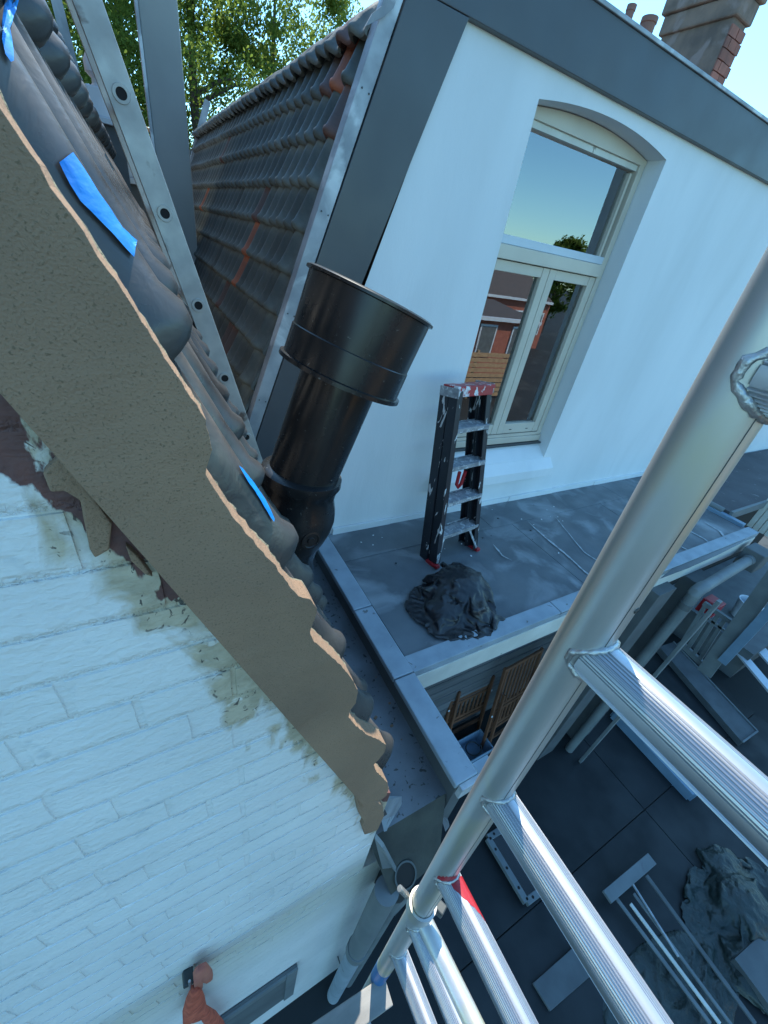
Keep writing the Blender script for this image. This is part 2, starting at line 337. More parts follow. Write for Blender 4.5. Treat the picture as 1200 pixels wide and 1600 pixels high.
# jitter the crest a little so that it reads as trowelled mortar
def dense(pl, step=.012):
    out = []
    for a, b in zip(pl, pl[1:]):
        k = max(1, int(math.hypot(b[0] - a[0], b[1] - a[1]) / step))
        for i in range(k): out.append((a[0] + (b[0] - a[0]) * i / k, a[1] + (b[1] - a[1]) * i / k))
    return out + [pl[-1]]
crest = dense(poly, .006)
crest = [(x + .0022 * mn.noise(Vector((x * 90, z * 90, 3))), z + .0022 * mn.noise(Vector((x * 90, z * 90, 9)))) for x, z in crest]
fullp = crest + low
bm = bmesh.new()
fr = [bm.verts.new((x, .362, z)) for x, z in fullp]; f = bm.faces.new(fr)
r = bmesh.ops.extrude_face_region(bm, geom=[f]); nv = [e for e in r['geom'] if isinstance(e, bmesh.types.BMVert)]
for v in nv: v.co.y = .40
bmesh.ops.recalc_face_normals(bm, faces=bm.faces[:])
me = bpy.data.meshes.new('verge_mortar'); bm.to_mesh(me); bm.free(); me.materials.append(M['mortar'])
vm = bpy.data.objects.new('verge_mortar', me); COL.objects.link(vm); vm.parent = lh; vm.matrix_parent_inverse = Matrix.Translation((0, -.4, -GZ))
b = vm.modifiers.new('b', 'BEVEL'); b.width = .006; b.segments = 2; b.limit_method = 'ANGLE'; b.angle_limit = math.radians(60)
# ragged mortar bedding between the crest and the tiles
bed = MB(); N_ = len(crest)
rows = []
for k, (dy, dn) in enumerate(((.0, -.004), (.006, .0005), (.014, -.006), (.03, -.022))):
    rows.append([(x + (dn + .003 * mn.noise(Vector((x * 60, z * 60, k * 3.1))) + .0022 * mn.noise(Vector((x * 260, z * 260, k * 3.1)))) * .93, .395 + dy, z + (dn) * .35) for x, z in crest])
bed.add([p for r_ in rows for p in r_], [(k * N_ + i, k * N_ + i + 1, (k + 1) * N_ + i + 1, (k + 1) * N_ + i) for k in range(3) for i in range(N_ - 1)])
LH(bed, 'mortar_bedding', mat('mortar_bed', (.235, .232, .165), (.14, .138, .098), 30, rough=.95, bump=1, bscale=260, bdist=.004), smooth='all')
# mortar foot where the verge meets the gutter
ft = MB(); pts = [at(u, v, y=.366) for u, v in ((557, 1246), (585, 1254), (600, 1262), (602, 1278), (592, 1300), (578, 1306), (571, 1308), (567, 1296), (570, 1288), (562, 1275))]
ft.prism([(p.x, p.z) for p in pts], .372, .43)
LH(ft, 'mortar_foot', M['mortar'], bevel=.004)
# mortar dabs left on the wall under the verge
for q in (((92, 715), (120, 745), (160, 800), (175, 822), (171, 862), (148, 875), (140, 862), (130, 812), (125, 785), (100, 770), (78, 772), (66, 742)),
          ((196, 855), (215, 872), (240, 905), (226, 900), (205, 880)),):
    pts = [at(u, v, y=.378) for u, v in q]
    LH(MB().prism([(p.x, p.z) for p in pts], .380, .392), 'mortar_dab', M['mortar'], bevel=.002)
# backing wall and lower plastered wall
WX = .492
bk = MB(); bk.prism([(-3.2, GZ), (.66, GZ), (.66, -2.2), (WX, -2.15), (WX, -1.44), (vx_low(-1.33) + .02, -1.33), (vx_low(.9) + .02, .9), (-3.2, .9)], .3915, .62)
LH(bk, 'wall', M['pbrick'])
CP, BL = .0765, .25
brick_long = {}
def brick_mesh(w_, k):
    key = (w_, k)
    if key not in brick_long:
        mb = MB(); rr = random.Random(k * 13 + int(w_ * 1000))
        hw, hh = w_ / 2 - .005, CP / 2 - .0035
        # front face as a small grid, slightly cushioned, corners worn
        nx, nz = 4, 3; vs = []
        for j in range(nz + 1):
            for i in range(nx + 1):
                u, v = i / nx * 2 - 1, j / nz * 2 - 1
                vs.append((u * hw * (1 - .012 * rr.random()), -.002 + .0007 * rr.uniform(-1, 1), v * hh * (1 - .04 * rr.random())))
        fs = [(j * (nx + 1) + i, j * (nx + 1) + i + 1, (j + 1) * (nx + 1) + i + 1, (j + 1) * (nx + 1) + i) for j in range(nz) for i in range(nx)]
        # skirt
        edge = [i for i in range(nx + 1)] + [(j * (nx + 1) + nx) for j in range(1, nz + 1)] + [nz * (nx + 1) + i for i in range(nx - 1, -1, -1)] + [j * (nx + 1) for j in range(nz - 1, 0, -1)]
        base = len(vs)
        for e in edge: x, y, z = vs[e]; vs.append((x * 1.015, .004, z * 1.05))
        ne = len(edge)
        fs += [(edge[i], base + i, base + (i + 1) % ne, edge[(i + 1) % ne]) for i in range(ne)]
        mb.add(vs, fs); brick_long[key] = mb.mesh('brick', M['pbrick'], 25)
    return brick_long[key]
nbr = 0
for r_ in range(31):
    zc = -.05 - r_ * CP
    if r_ % 2 == 0: w_, off = BL, (.125 if (r_ // 2) % 2 else 0)
    else: w_, off = BL / 2, .0625
    if r_ % 4 == 1: w_, off = BL, .19          # most courses read as stretchers under the thick paint
    x = WX - .002 - w_ / 2 - ((off) if off else 0)
    xs = []
    while x > -.75: xs.append(x); x -= w_
    for x in xs:
        lim = min(WX, vx_low(zc - .02) + .085)
        if x + w_ / 2 > lim: continue
        if zc > -1.9 and x < -.62: continue
        if zc < -1.3 and x < -.62: continue
        if nbr >= 295: continue
        nbr += 1
        o = inst('brick', brick_mesh(w_, rnd.randrange(4)), lh, Matrix.Translation((x + rnd.uniform(-.002, .002), .391 - .4 + rnd.uniform(-.0004, .0006), zc - GZ + rnd.uniform(-.0015, .0015))) @ Matrix.Rotation(rnd.uniform(-.006, .006), 4, 'Y'))

# lower window of the brick house (its head and right jamb are in the picture)
wn = LH(MB().box(-.35, .2, .385, .392, -5.0 + .6, -3.25), 'window', M['sheetgrey'])
wj = at(464, 1506, y=.385); wx1 = wj.x; wz1 = wj.z
me = MB(); me.box(wx1 - 1.0, wx1, .375, .388, GZ + .6, wz1)
bpy.data.objects.remove(wn)
wn = LH(me, 'window', M['greydark'])
fr_ = MB(); fr_.box(wx1 - .06, wx1, .366, .3745, GZ + .6, wz1); fr_.box(wx1 - 1.0, wx1 - .062, .366, .3745, wz1 - .09, wz1)
o = fr_.build('window_frame', M['greyblue'], wn)
# cable clip and wire by the downpipe
p1, p2, p3 = at(528, 1495, y=.385), at(533, 1512, y=.38), at(528, 1535, y=.385)
LH(MB().tube([p1, p2, p3], .004, 6), 'cable', M['darkmetal'])

# --- big glazed tiles of the left roof
def s_profile(u, h):
    # pantile: a high roll at u .05-.5 and a shallow pan for the rest, ending in the next roll's lap
    if u < .52: return h * math.sin(PI * u / .52) ** .8
    return -h * .18 * math.sin(PI * (u - .52) / .48)
def tile_mesh(name, W, Lg, h, m, nu=16, nv=9, nose=.018, lump=1.0, thick=.014):
    """local x along the eaves, y down the slope, z out of the roof; nose at y=Lg"""
    vs = []; W2 = W * 1.04
    vv_ = [0, .04, .09, .3, .6, .82, .88, .93, .965, .985, 1.0]
    for v in vv_:
        for i in range(nu + 1):
            u = i / nu
            z = s_profile(u, h) + v * nose * .9
            if v > .8: z += lump * h * .22 * math.sin(min(1, (v - .8) / .2) * PI) * (1 if u < .52 else .2)
            if v < .07: z += h * .28 * (1 if u < .52 else .3)
            if v > .92: z -= h * .3 * ((v - .92) / .08) ** 2.5
            vs.append((u * W2, v * Lg, z))
    n1 = nu + 1
    fs = [(j * n1 + i, j * n1 + i + 1, (j + 1) * n1 + i + 1, (j + 1) * n1 + i) for j in range(len(vv_) - 1) for i in range(nu)]
    b0 = len(vs); last = (len(vv_) - 1) * n1
    for i in range(n1): x, y, z = vs[last + i]; vs.append((x, y - .004, z - thick - .004))
    fs += [(last + i, last + i + 1, b0 + i + 1, b0 + i) for i in range(nu)]
    b1 = len(vs)
    for i in range(n1): x, y, z = vs[b0 + i]; vs.append((x, y - Lg * .2, z - .002))
    fs += [(b0 + i, b0 + i + 1, b1 + i + 1, b1 + i) for i in range(nu)]
    # right side lap edge
    b2 = len(vs)
    for j in range(len(vv_)): x, y, z = vs[j * n1 + nu]; vs.append((x, y, z - thick))
    fs += [(j * n1 + nu, (j + 1) * n1 + nu, b2 + j + 1, b2 + j) for j in range(len(vv_) - 1)]
    b3 = len(vs)
    for j in range(len(vv_)): x, y, z = vs[j * n1]; vs.append((x, y, z - thick * .8))
    fs += [(j * n1, b3 + j, b3 + j + 1, (j + 1) * n1) for j in range(len(vv_) - 1)]
    mb = MB(); mb.add(vs, fs)
    return mb.mesh(name, m, 50)
cs = 1 / math.sqrt(1 + SL * SL)
dsl = Vector((SL * cs, 0, -cs)); nrm = Vector((cs, 0, SL * cs)); ey = Vector((0, 1, 0))
LG = .305; WT = .2
tl = tile_mesh('roof_tile', WT, LG + .045, .062, M['tile_l'], nose=.036, lump=1.1, nu=26)
RL = Matrix((ey, dsl, nrm)).transposed()       # columns: x->+Y, y->down slope, z->out
near_tiles = []
for col in range(17):
    for row in range(-6, 7):
        zn = -.15 - row * .287 if (col or row >= 0) else .055 - (row + 1) * .287      # nose height of the visible end of each course
        y0 = .405 + col * WT
        base = -.096 + .042 * (y0 - .4) - .012 * min(0, zn)
        p = Vector((base - SL * zn, 0, zn)); p.y = y0
        p = p - dsl * (LG + .045)
        p = p + Vector((rnd.uniform(-.002, .002), rnd.uniform(-.003, .003), rnd.uniform(-.004, .004)))
        if zn < -1.42: continue
        mt = Matrix.Translation(p - Vector((0, .4, GZ))) @ (RL @ Matrix.Rotation(rnd.uniform(-.012, .012), 3, 'Z')).to_4x4()
        inst('roof_tile', tl, lh, mt)
        if col < 4: near_tiles.append((Matrix.Translation(Vector((0, .4, GZ))) @ mt, col))
# roof boarding under the tiles
rb = MB()
a0 = Vector((-.10 - SL * 1.9, 0, 1.9)); a1 = Vector((-.10 + SL * 1.75, 0, -1.75))
vs = []
for y in (.42, 9):
    for a, k in ((a0, 0), (a1, 0), (a1, -.12), (a0, -.12)): q = a + nrm * (k - .01 + .042 * (y - .4)); vs.append((q.x, y, q.z))
rb.add(vs, [(0, 1, 2, 3), (7, 6, 5, 4), (0, 4, 5, 1), (1, 5, 6, 2), (2, 6, 7, 3), (3, 7, 4, 0)])
LH(rb, 'roof', M['roofgrey'])
# side wall below the roof, rear part of the house
LH(MB().box(-3.2, .47, .63, 9, GZ, -1.5), 'side_wall', M['brickred'])
# far ridge board/flat edge of the left roof
e0, e1 = at(88, 0, y=3.7), at(152, 255, y=3.7)
LH(MB().bar(e0 + (e0 - e1) * .5, e1 + (e1 - e0) * .3, .03, .05), 'roof_edge_strip', M['zinc'])

# blue tape on the tiles
from mathutils.bvhtree import BVHTree
_v, _f = [], []
for (mt_, c_) in near_tiles:
    k0 = len(_v); _v += [mt_ @ v.co for v in tl.vertices]; _f += [tuple(i + k0 for i in pp.vertices) for pp in tl.polygons]
bvh = BVHTree.FromPolygons(_v, _f)
def tape(name, px, y, label):
    """lay a strip on the tile surface: find the tile under each point of the strip and raise it by a millimetre"""
    rows_ = []
    for (a, b_) in zip(px, px[1:]):
        for k in range(5): rows_.append((tuple(a[0][i] + (b_[0][i] - a[0][i]) * k / 5 for i in range(2)), tuple(a[1][i] + (b_[1][i] - a[1][i]) * k / 5 for i in range(2))))
    rows_.append((px[-1][0][:2], px[-1][1][:2]))
    vs = []; NA = 9
    for l_, r_ in rows_:
        for k in range(NA):
            t = k / (NA - 1); u = l_[0] + (r_[0] - l_[0]) * t; v = l_[1] + (r_[1] - l_[1]) * t
            d = at(u, v, y=1.0).normalized(); loc, nor, i_, ds_ = bvh.ray_cast(Vector((0, 0, 0)), d, 3)
            if loc is None: loc = at(u, v, y=.45); nor = nrm
            vs.append(loc - d * .003 + nrm * (.0012 + .0008 * mn.noise(loc * 70)))
    mb = MB(); mb.add(vs, [(j * NA + i, j * NA + i + 1, (j + 1) * NA + i + 1, (j + 1) * NA + i) for j in range(len(rows_) - 1) for i in range(NA - 1)])
    o = mb.build(name, M['bluetape'], smooth='all')
    tag(o, label, 'tape', 'blue masking tape on the roof tiles')
    return o
T1 = [((90, 254, .432), (112, 238, .462)), ((106, 288, .432), (128, 262, .462)), ((124, 315, .433), (150, 298, .463)), ((146, 338, .434), (172, 328, .464)), ((172, 364, .437), (190, 356, .464)), ((190, 384, .44), (213, 376, .466)), ((207, 402, .442), (211, 384, .465))]
tape('masking_tape', T1, 0, 'long strip of blue masking tape on the first tile roll beside the mortar')
T2 = [((4, 0, .425), (28, 0, .45)), ((0, 50, .424), (22, 20, .45)), ((0, 62, .424), (13, 44, .45)), ((5, 85, .424), (18, 72, .45)), ((14, 97, .424), (18, 95, .45))]
tape('masking_tape', T2, 0, 'short torn blue masking tape at the top left of the tiled roof')
T3 = [((372, 728, .425), (378, 732, .43)), ((386, 752, .425), (396, 756, .43)), ((404, 779, .425), (414, 782, .43)), ((420, 806, .425), (425, 803, .43)), ((427, 816, .425), (428, 811, .43))]
tape('masking_tape', T3, 0, 'thin sliver of blue masking tape on the lowest visible long tile')

# ------------------------------------------------------------------ gutter between the houses
gt = thing('zinc_gutter', 'wide old zinc gutter floor between the two houses, stained and spotted', 'gutter', (.7, .4, -1.93))
def G(mb, name, m, parent=gt, **k):
    o = mb.build(name, m, parent, **k); o.matrix_parent_inverse = Matrix.Translation((-.7, -.4, 1.93)); return o
G(MB().box(.40, .90, .42, 2.12, -1.97, -1.93), 'gutter_floor', M['gutterfloor'])
G(MB().box(.40, .90, 2.122, 9, -1.97, -1.9), 'gutter_floor', M['gutterfloor'])
# hopper at the gutter end: tapering zinc box with a dark outlet
hp = MB()
hp.add([(.50, .42, -1.93), (.88, .42, -1.93), (.80, .27, -2.15), (.56, .25, -2.15), (.50, .42, -1.935), (.88, .42, -1.935)], [(0, 1, 2, 3)])
G(hp, 'outlet_chute', mat('dark_olive_lead', (.05, .055, .045), (.03, .034, .03), 9, rough=.7, bump=.5, bscale=30, bdist=.006))  # dark olive tone over the whole chute
oh = at(632, 1366, z=-2.10)
G(MB().lathe([(0, .05), (.012, .05), (.012, .043), (.002, .043)], oh + Vector((0, 0, .0)), (0, -.8, 1), 28), 'outlet_rim', M['darkmetal'], smooth=30)
G(MB().lathe([(.008, .044), (.0081, 0)], oh, (0, -.8, 1), 28), 'outlet_dark_disc', M['darkhole'])  # black disc stands in for the dark depth of the outlet
oc = at(632, 1365, z=-2.17)
G(MB().lathe([(0, .05), (-.2, .05)], oc, (0, 0, 1), 24), 'outlet_pipe', M['darkmetal'], smooth=True)
G(MB().box(.6, .78, .3, .385, -2.5, -2.3), 'outlet_bottom', M['darkhole'])
q = [at(585, 1310, y=.372), at(598, 1326, y=.34), at(641, 1405, y=.26), at(616, 1432, y=.26)]
G(MB().add(q + [p + Vector((.012, .012, 0)) for p in q], [(0, 1, 2, 3), (7, 6, 5, 4), (0, 4, 5, 1), (1, 5, 6, 2), (2, 6, 7, 3), (3, 7, 4, 0)]), 'white_gutter_cheek', M['greyblue'], bevel=.002)
# lead flaps and the crumpled lead corner
def flap(px, m, name, th=.006, par=gt):
    vs = [at(u, v, y=y) for u, v, y in px]; n_ = len(vs)
    mb = MB(); mb.add(vs + [p + Vector((th, th, -.001)) for p in vs], [tuple(range(n_)), tuple(range(2 * n_ - 1, n_ - 1, -1))] + [(i, i + n_, (i + 1) % n_ + n_, (i + 1) % n_) for i in range(n_)])
    return G(mb, name, m, bevel=.0015)
flap([(590, 1258, .42), (606, 1247, .46), (627, 1247, .47), (627, 1270, .46), (598, 1282, .42)], M['lead'], 'lead_corner')
flap([(596, 1283, .42), (626, 1272, .455), (624, 1292, .44), (600, 1300, .41)], M['cap'], 'lead_fold')
flap([(627, 1270, .45), (640, 1290, .43), (642, 1316, .40), (639, 1331, .38), (631, 1310, .40), (626, 1290, .43)], M['lead'], 'lead_flap')
flap([(688, 1255, .44), (700, 1285, .38), (702, 1292, .37), (696, 1300, .36), (684, 1262, .42)], M['gutterfloor'], 'lead_flap')
# debris in the gutter
for i in range(26):
    t = rnd.random(); x = rnd.uniform(.62, .9); y = rnd.uniform(.5, 1.3)
    s_ = rnd.uniform(.004, .012)
    if i > 10: continue
    G(MB().cbox((x, y, -1.927), s_, s_ * 1.4, s_ * .6, Matrix.Rotation(rnd.random() * 3, 3, 'Z')), 'mortar_crumb', M['mortar'])

# ------------------------------------------------------------------ FLAT ROOF EXTENSION
DZ = -1.775
ex = thing('flat_roof_extension', 'flat grey bitumen roof of the low extension below the white wall', 'extension', (3, 1.5, GZ))
def E(mb, name, m, parent=ex, **k):
    o = mb.build(name, m, parent, **k)
    if parent is ex: o.matrix_parent_inverse = Matrix.Translation((-3, -1.5, -GZ))
    return o
XR, YF = 5.02, .90
E(MB().box(1.0, XR - .07, YF + .101, 2.098, DZ - .12, DZ - .012), 'roof_deck', M['deck'])
# bitumen sheets: each strip its own piece, lapped
seams = [.985, 2.52, 3.72, 5.0]
for i in range(3):
    o = E(MB().box(seams[i] + .004, seams[i + 1] + .002, YF + .102, 1.80, DZ - .0118, DZ - .006 + .0012 * i), 'bitumen_sheet', M['deck'], bevel=.002)
for i, (a, b_) in enumerate(((.985, 2.3), (2.303, 4.1), (4.103, 4.98))):
    E(MB().box(a, b_, 1.794, 2.09, DZ - .0055, DZ + .001), 'bitumen_sheet', M['deck'], bevel=.002)
# chalky run-off marks on the sheets (thin dried lime trails)
def trail(pts, wd, name='lime_trail'):
    vs = []; 
    P = [at(u, v, z=DZ + .0025) for u, v in pts]
    Q = []
    for a, b_ in zip(P, P[1:]):
        for k in range(8): Q.append(a.lerp(b_, k / 8))
    Q.append(P[-1])
    L_, R_ = [], []
    for i, p in enumerate(Q):
        d = (Q[min(i + 1, len(Q) - 1)] - Q[max(i - 1, 0)]).normalized(); s_ = Vector((-d.y, d.x, 0))
        ww = wd * 1.7 * (.3 + 1.1 * abs(mn.noise(p * 14))) * min(1, i / 4 + .2, (len(Q) - 1 - i) / 4 + .2)
        j = s_ * .012 * mn.noise(p * 9 + Vector((3, 1, 0)))
        L_.append(p + j + s_ * ww); R_.append(p + j - s_ * ww)
    n_ = len(Q)
    E(MB().add(L_ + R_, [(i, i + 1, n_ + i + 1, n_ + i) for i in range(n_ - 1)]), name, M['trail'])
M['trail'] = mat('dried_lime', (.55, .58, .58), (.3, .33, .35), 40, rough=.8)
trail([(825, 815), (850, 838), (880, 862), (905, 885), (922, 900)], .007)
trail([(868, 808), (890, 835), (912, 862), (940, 880)], .005)
trail([(1076, 828), (1100, 842), (1118, 856)], .009)
trail([(1100, 815), (1125, 830), (1135, 842)], .008)
trail([(770, 850), (785, 868), (800, 876)], .006)
trail([(1060, 852), (1080, 862)], .007)
M['damp'] = mat('damp_patch', (.045, .055, .06), (.06, .07, .078), 5, rough=.3)
pd = [at(u, v, z=DZ + .0035) for u, v in ((820, 972), (850, 950), (880, 935), (905, 926), (925, 925), (915, 942), (880, 958), (850, 968))]
E(MB().add(pd, [tuple(range(len(pd)))]), 'damp_patch', M['damp'])
pd = [at(u, v, z=DZ + .0035) for u, v in ((1030, 905), (1062, 878), (1090, 868), (1115, 858), (1135, 845), (1150, 836), (1168, 838), (1160, 848), (1120, 868), (1075, 888))]
E(MB().add(pd, [tuple(range(len(pd)))]), 'damp_patch', M['damp'])
# small pebbles and paint drops
pm = MB().cbox((0, 0, 0), .012, .016, .006).mesh('pebble', M['damp']); pm2 = MB().cbox((0, 0, 0), .012, .009, .003).mesh('paint_drop', M['stucco'])
for i in range(34):
    o = inst('paint_drop' if i % 4 else 'pebble', pm2 if i % 4 else pm, ex, Matrix.Translation((rnd.uniform(1.05, 3.2) - 3, rnd.uniform(1.35, 2.02) - 1.5, DZ + .003 - GZ)) @ Matrix.Rotation(rnd.random() * 3, 4, 'Z') @ Matrix.Scale(rnd.uniform(.4, 1.1), 4))
# upstand strips of the wall flashing
fx = [1.02, 1.5, 1.98, 2.42, 2.75, 3.35, 4.0, 5.1]
for i in range(len(fx) - 1):
    h = DZ + rnd.uniform(.045, .06)
    E(MB().box(fx[i], fx[i + 1] - .004, 2.080 + .004 * (i % 2), 2.098, DZ - .004, h), 'wall_flashing', M['stucco'], bevel=.002)
# front trim: grey top and white fascia
E(MB().box(.975, 2.1, YF, YF + .1, DZ - .04, DZ + .012), 'edge_trim', M['cap'], bevel=.004)
E(MB().box(2.103, XR, YF, YF + .1, DZ - .04, DZ + .014), 'edge_trim', M['cap'], bevel=.004)
E(MB().box(.99, XR - .02, YF - .004, YF + .03, DZ - .19, DZ - .041), 'fascia_board', M['whitewood'], bevel=.002)
E(MB().box(.99, XR - .02, YF + .031, YF + .25, DZ - .188, DZ - .135), 'soffit', M['whitewood'])
E(MB().box(XR - .065, XR, YF + .127, 2.08, DZ - .1, DZ + .03), 'edge_trim', M['bluegrey'], bevel=.004)
# parapet capping along the gutter, in lengths
cy = [.385, .90, 1.37, 2.075]
for i in range(3):
    E(MB().box(.855, .972, cy[i], cy[i + 1] - .005, DZ - .012, DZ + .022 + .002 * i), 'parapet_capping', M['cap'], bevel=.006)
E(MB().box(.885, .965, .395, 2.09, DZ - .5, DZ - .013), 'parapet', M['greydark'])
p0 = at(722, 1232, z=DZ); 
E(MB().box(.87, .99, .36, .384, DZ - .06, DZ + .016), 'capping_end', M['zinc'], bevel=.003)
# timber wall under the roof: planks
for k in range(18):
    z0 = GZ + .02 + k * .15
    E(MB().box(1.0, 2.85, 1.52, 1.545, z0, z0 + .136), 'plank', M['plank'], bevel=.004)
    if k % 1 == 0: E(MB().box(2.853, 4.6, 1.523, 1.548, z0, z0 + .136), 'plank', M['plank'], bevel=.004)
E(MB().box(.97, 4.6, 1.56, 2.05, GZ, DZ - .13), 'inner_wall', M['greydark'])
# pillars beside the downpipe
pb = at(870, 1180, z=GZ)
def pillar(u, v, sx, sy, m, name, zt=DZ - .16):
    p = at(u, v, z=GZ); E(MB().box(p.x, p.x + sx, p.y, p.y + sy, GZ, zt), name, m, bevel=.004); return p
pillar(838, 1190, .26, .2, M['greydark'], 'pillar')
pillar(905, 1205 - 10, .05, .03, M['greyblue'], 'pillar_trim')
E(MB().box(3.85, 4.12, .76, .92, GZ, DZ - .2), 'pillar', M['greydark'], bevel=.005)

dp = thing('downpipe', 'grey pvc downpipe with two bends under the flat roof edge', 'downpipe', (3.7, .75, GZ))
pts = [at(885, 1178, y=.75), at(1000, 975, y=.75), at(1040, 905, y=.75)]
A_, B_, C_ = pts
bend = at(1050, 892, y=.76); e_ = at(1122, 862, y=.80); h_ = at(1150, 878, y=.82)
def PP(mb, name, m, **k):
    o = mb.build(name, m, dp, **k); o.matrix_parent_inverse = Matrix.Translation((-3.7, -.75, -GZ)); return o
vx = (A_.x + C_.x) / 2
PX_, PY_ = 3.72, .74
top = at(1043, 903, x=PX_); 
zt = DZ - .23
PP(MB().tube([(PX_, PY_, GZ + .02), (PX_, PY_, zt)], .045, 20), 'pipe', M['greyblue'], smooth=True)
PP(MB().tube([(PX_, PY_, zt - .01), (PX_ + .01, PY_, zt + .03), (PX_ + .06, PY_ - .002, zt + .06), (PX_ + .1, PY_ - .004, zt + .062)], .05, 20), 'bend', M['greyblue'], smooth=True)
PP(MB().tube([(PX_ + .1, PY_ - .004, zt + .062), (PX_ + .95, PY_ + .03, zt + .085)], .045, 20), 'pipe', M['greyblue'], smooth=True)
PP(MB().tube([(PX_ + .93, PY_ + .03, zt + .085), (PX_ + 1.0, PY_ + .03, zt + .09), (PX_ + 1.05, PY_ + .03, zt + .05), (PX_ + 1.06, PY_ + .03, zt - .03)], .05, 20), 'bend', M['greyblue'], smooth=True)
PP(MB().box(PX_ + .98, PX_ + 1.2, PY_ - .05, PY_ + .12, zt - .02, zt + .18), 'hopper', M['greydark'], bevel=.01)
PP(MB().tube([(PX_, PY_, zt - .16), (PX_, PY_, zt - .1)], .05, 20), 'collar', M['greydark'], smooth=True)

# ------------------------------------------------------------------ RIGHT HOUSE
D = 2.1
rh = thing('stucco_house', 'white stucco house with dark metal roof edging and a steep tiled side roof', 'house', (3, D, GZ))
def RH(mb, name, m, parent=rh, **k):
    o = mb.build(name, m, parent, **k)
    if parent is rh: o.matrix_parent_inverse = Matrix.Translation((-3, -D, -GZ))
    return o
SR = .355
def rx(z): return 1.021 + (z + .182) * SR      # left edge of the visible wall
XL = 1.878; XRr = 3.02; ZB = -1.36; ZS = .687; RISE = .055
# wall with arched opening
bm = bmesh.new()
outer = [(rx(GZ) if False else .46, -2.1), (9.2, -2.1), (9.2, .83), (rx(.83), .83)]
arc = []
cxm, hw = (XL + XRr) / 2, (XRr - XL) / 2
for i in range(25):
    t = -1 + 2 * i / 24; arc.append((cxm + hw * t, ZS + RISE * (1 - t * t)))
hole = [(XL, ZB)] + arc + [(XRr, ZB)]
ov = [bm.verts.new((x, D, z)) for x, z in outer]; hv = [bm.verts.new((x, D, z)) for x, z in hole]
ed = [bm.edges.new((ov[i], ov[(i + 1) % len(ov)])) for i in range(len(ov))] + [bm.edges.new((hv[i], hv[(i + 1) % len(hv)])) for i in range(len(hv))]
bmesh.ops.triangle_fill(bm, use_beauty=True, edges=ed)
rv = [bm.verts.new((x, D + .26, z)) for x, z in hole]
for i in range(len(hole)):
    j = (i + 1) % len(hole)
    if i == len(hole) - 1: continue
    bm.faces.new((hv[i], hv[j], rv[j], rv[i]))
bmesh.ops.recalc_face_normals(bm, faces=bm.faces[:])
me = bpy.data.meshes.new('wall'); bm.to_mesh(me); bm.free(); me.materials.append(M['stucco'])
o = bpy.data.objects.new('wall', me); COL.objects.link(o); o.parent = rh; o.matrix_parent_inverse = Matrix.Translation((-3, -D, -GZ))
RH(MB().box(.5, 9.2, D + .001, D + .12, GZ, -2.101), 'lower_wall', M['stucco'])
# dark metal roof edging: side board and top fascia
ZT0, ZT1 = .80, 1.035
def px(z): return .873 + (z - .15) * .332      # outer edge of side board
RH(MB().prism([(px(-2.0), -2.0), (rx(-2.0) + .01, -2.0), (rx(ZT0) + .003, ZT0), (px(ZT0), ZT0)], D - .035, D + .02), 'side_board', M['render_dark'], bevel=.003)
RH(MB().prism([(px(ZT0 + .002), ZT0 + .002), (9.2, ZT0 + .002), (9.2, ZT1), (px(ZT1), ZT1)], D - .035, D + .02), 'roof_fascia', M['render_dark'], bevel=.003)
RH(MB().box(px(ZT1) - .02, 9.2, D - .045, D + .03, ZT1 + .001, ZT1 + .018), 'roof_edge_profile', M['zinc'], bevel=.003)
RH(MB().prism([(px(-2) - .068, -2.0), (px(-2) - .001, -2.0), (px(ZT1), ZT1 + .02), (px(ZT1) - .068, ZT1 + .02)], D - .03, D + .035), 'verge_strip', M['zinc'], bevel=.003)
sc_ = MB().lathe([(0, .0035), (.002, .0035), (.003, .001)], (0, 0, 0), (0, -1, 0), 8).mesh('screw', M['darkmetal'])
for k in range(7):
    z = .9 - k * .42
    for dx in (-.018, -.05): inst('screw', sc_, rh, Matrix.Translation((px(z) + dx - 3, D - .0305 - D, z + (.01 if dx < -.03 else 0) - GZ)))
# flat main roof and the rest of the body
RH(MB().box(1.2, 9.2, D + .85, 9.5, .5, .72), 'main_roof', M['deck2'])
# torn lead piece at the top of the verge
q = [at(u, v, y=D - .04) for u, v in ((569, 42), (582, 36), (600, 26), (613, 14), (618, 0), (632, -40), (612, -40), (595, 10), (580, 22))]
RH(MB().prism([(p.x, p.z) for p in q], D - .05, D - .042), 'lead_flap', M['lead'])

# reveal sill and window
RH(MB().add([(XL - .06, D + .14, -1.25), (XRr, D + .14, -1.25), (XRr, D - .001, -1.36), (XL - .06, D - .001, -1.36), (XL - .06, D + .14, -1.4), (XRr, D + .14, -1.4), (XRr, D - .001, -1.4), (XL - .06, D - .001, -1.4)],
    [(0, 1, 2, 3), (4, 7, 6, 5), (0, 4, 5, 1), (1, 5, 6, 2), (2, 6, 7, 3), (3, 7, 4, 0)]), 'sill_bed', M['stucco'])
sill = MB(); sill.add([(XL - .08, D - .0015, -1.36), (XRr + .09, D - .0015, -1.36), (XRr + .09, D - .075, -1.435), (XL - .08, D - .075, -1.435), (XL - .08, D - .0015, -1.54), (XRr + .09, D - .0015, -1.54), (XRr + .09, D - .075, -1.515), (XL - .08, D - .075, -1.515)],
    [(0, 1, 2, 3), (4, 7, 6, 5), (0, 4, 5, 1), (1, 5, 6, 2), (2, 6, 7, 3), (3, 7, 4, 0)])
RH(sill, 'window_sill', M['stucco'], bevel=.004)
wd = MB(); FY = D + .125
wnd = RH(MB().box(XL + .0, XL + .055, FY, FY + .1, -1.19, ZS - .02), 'window', M['frame'], bevel=.003)
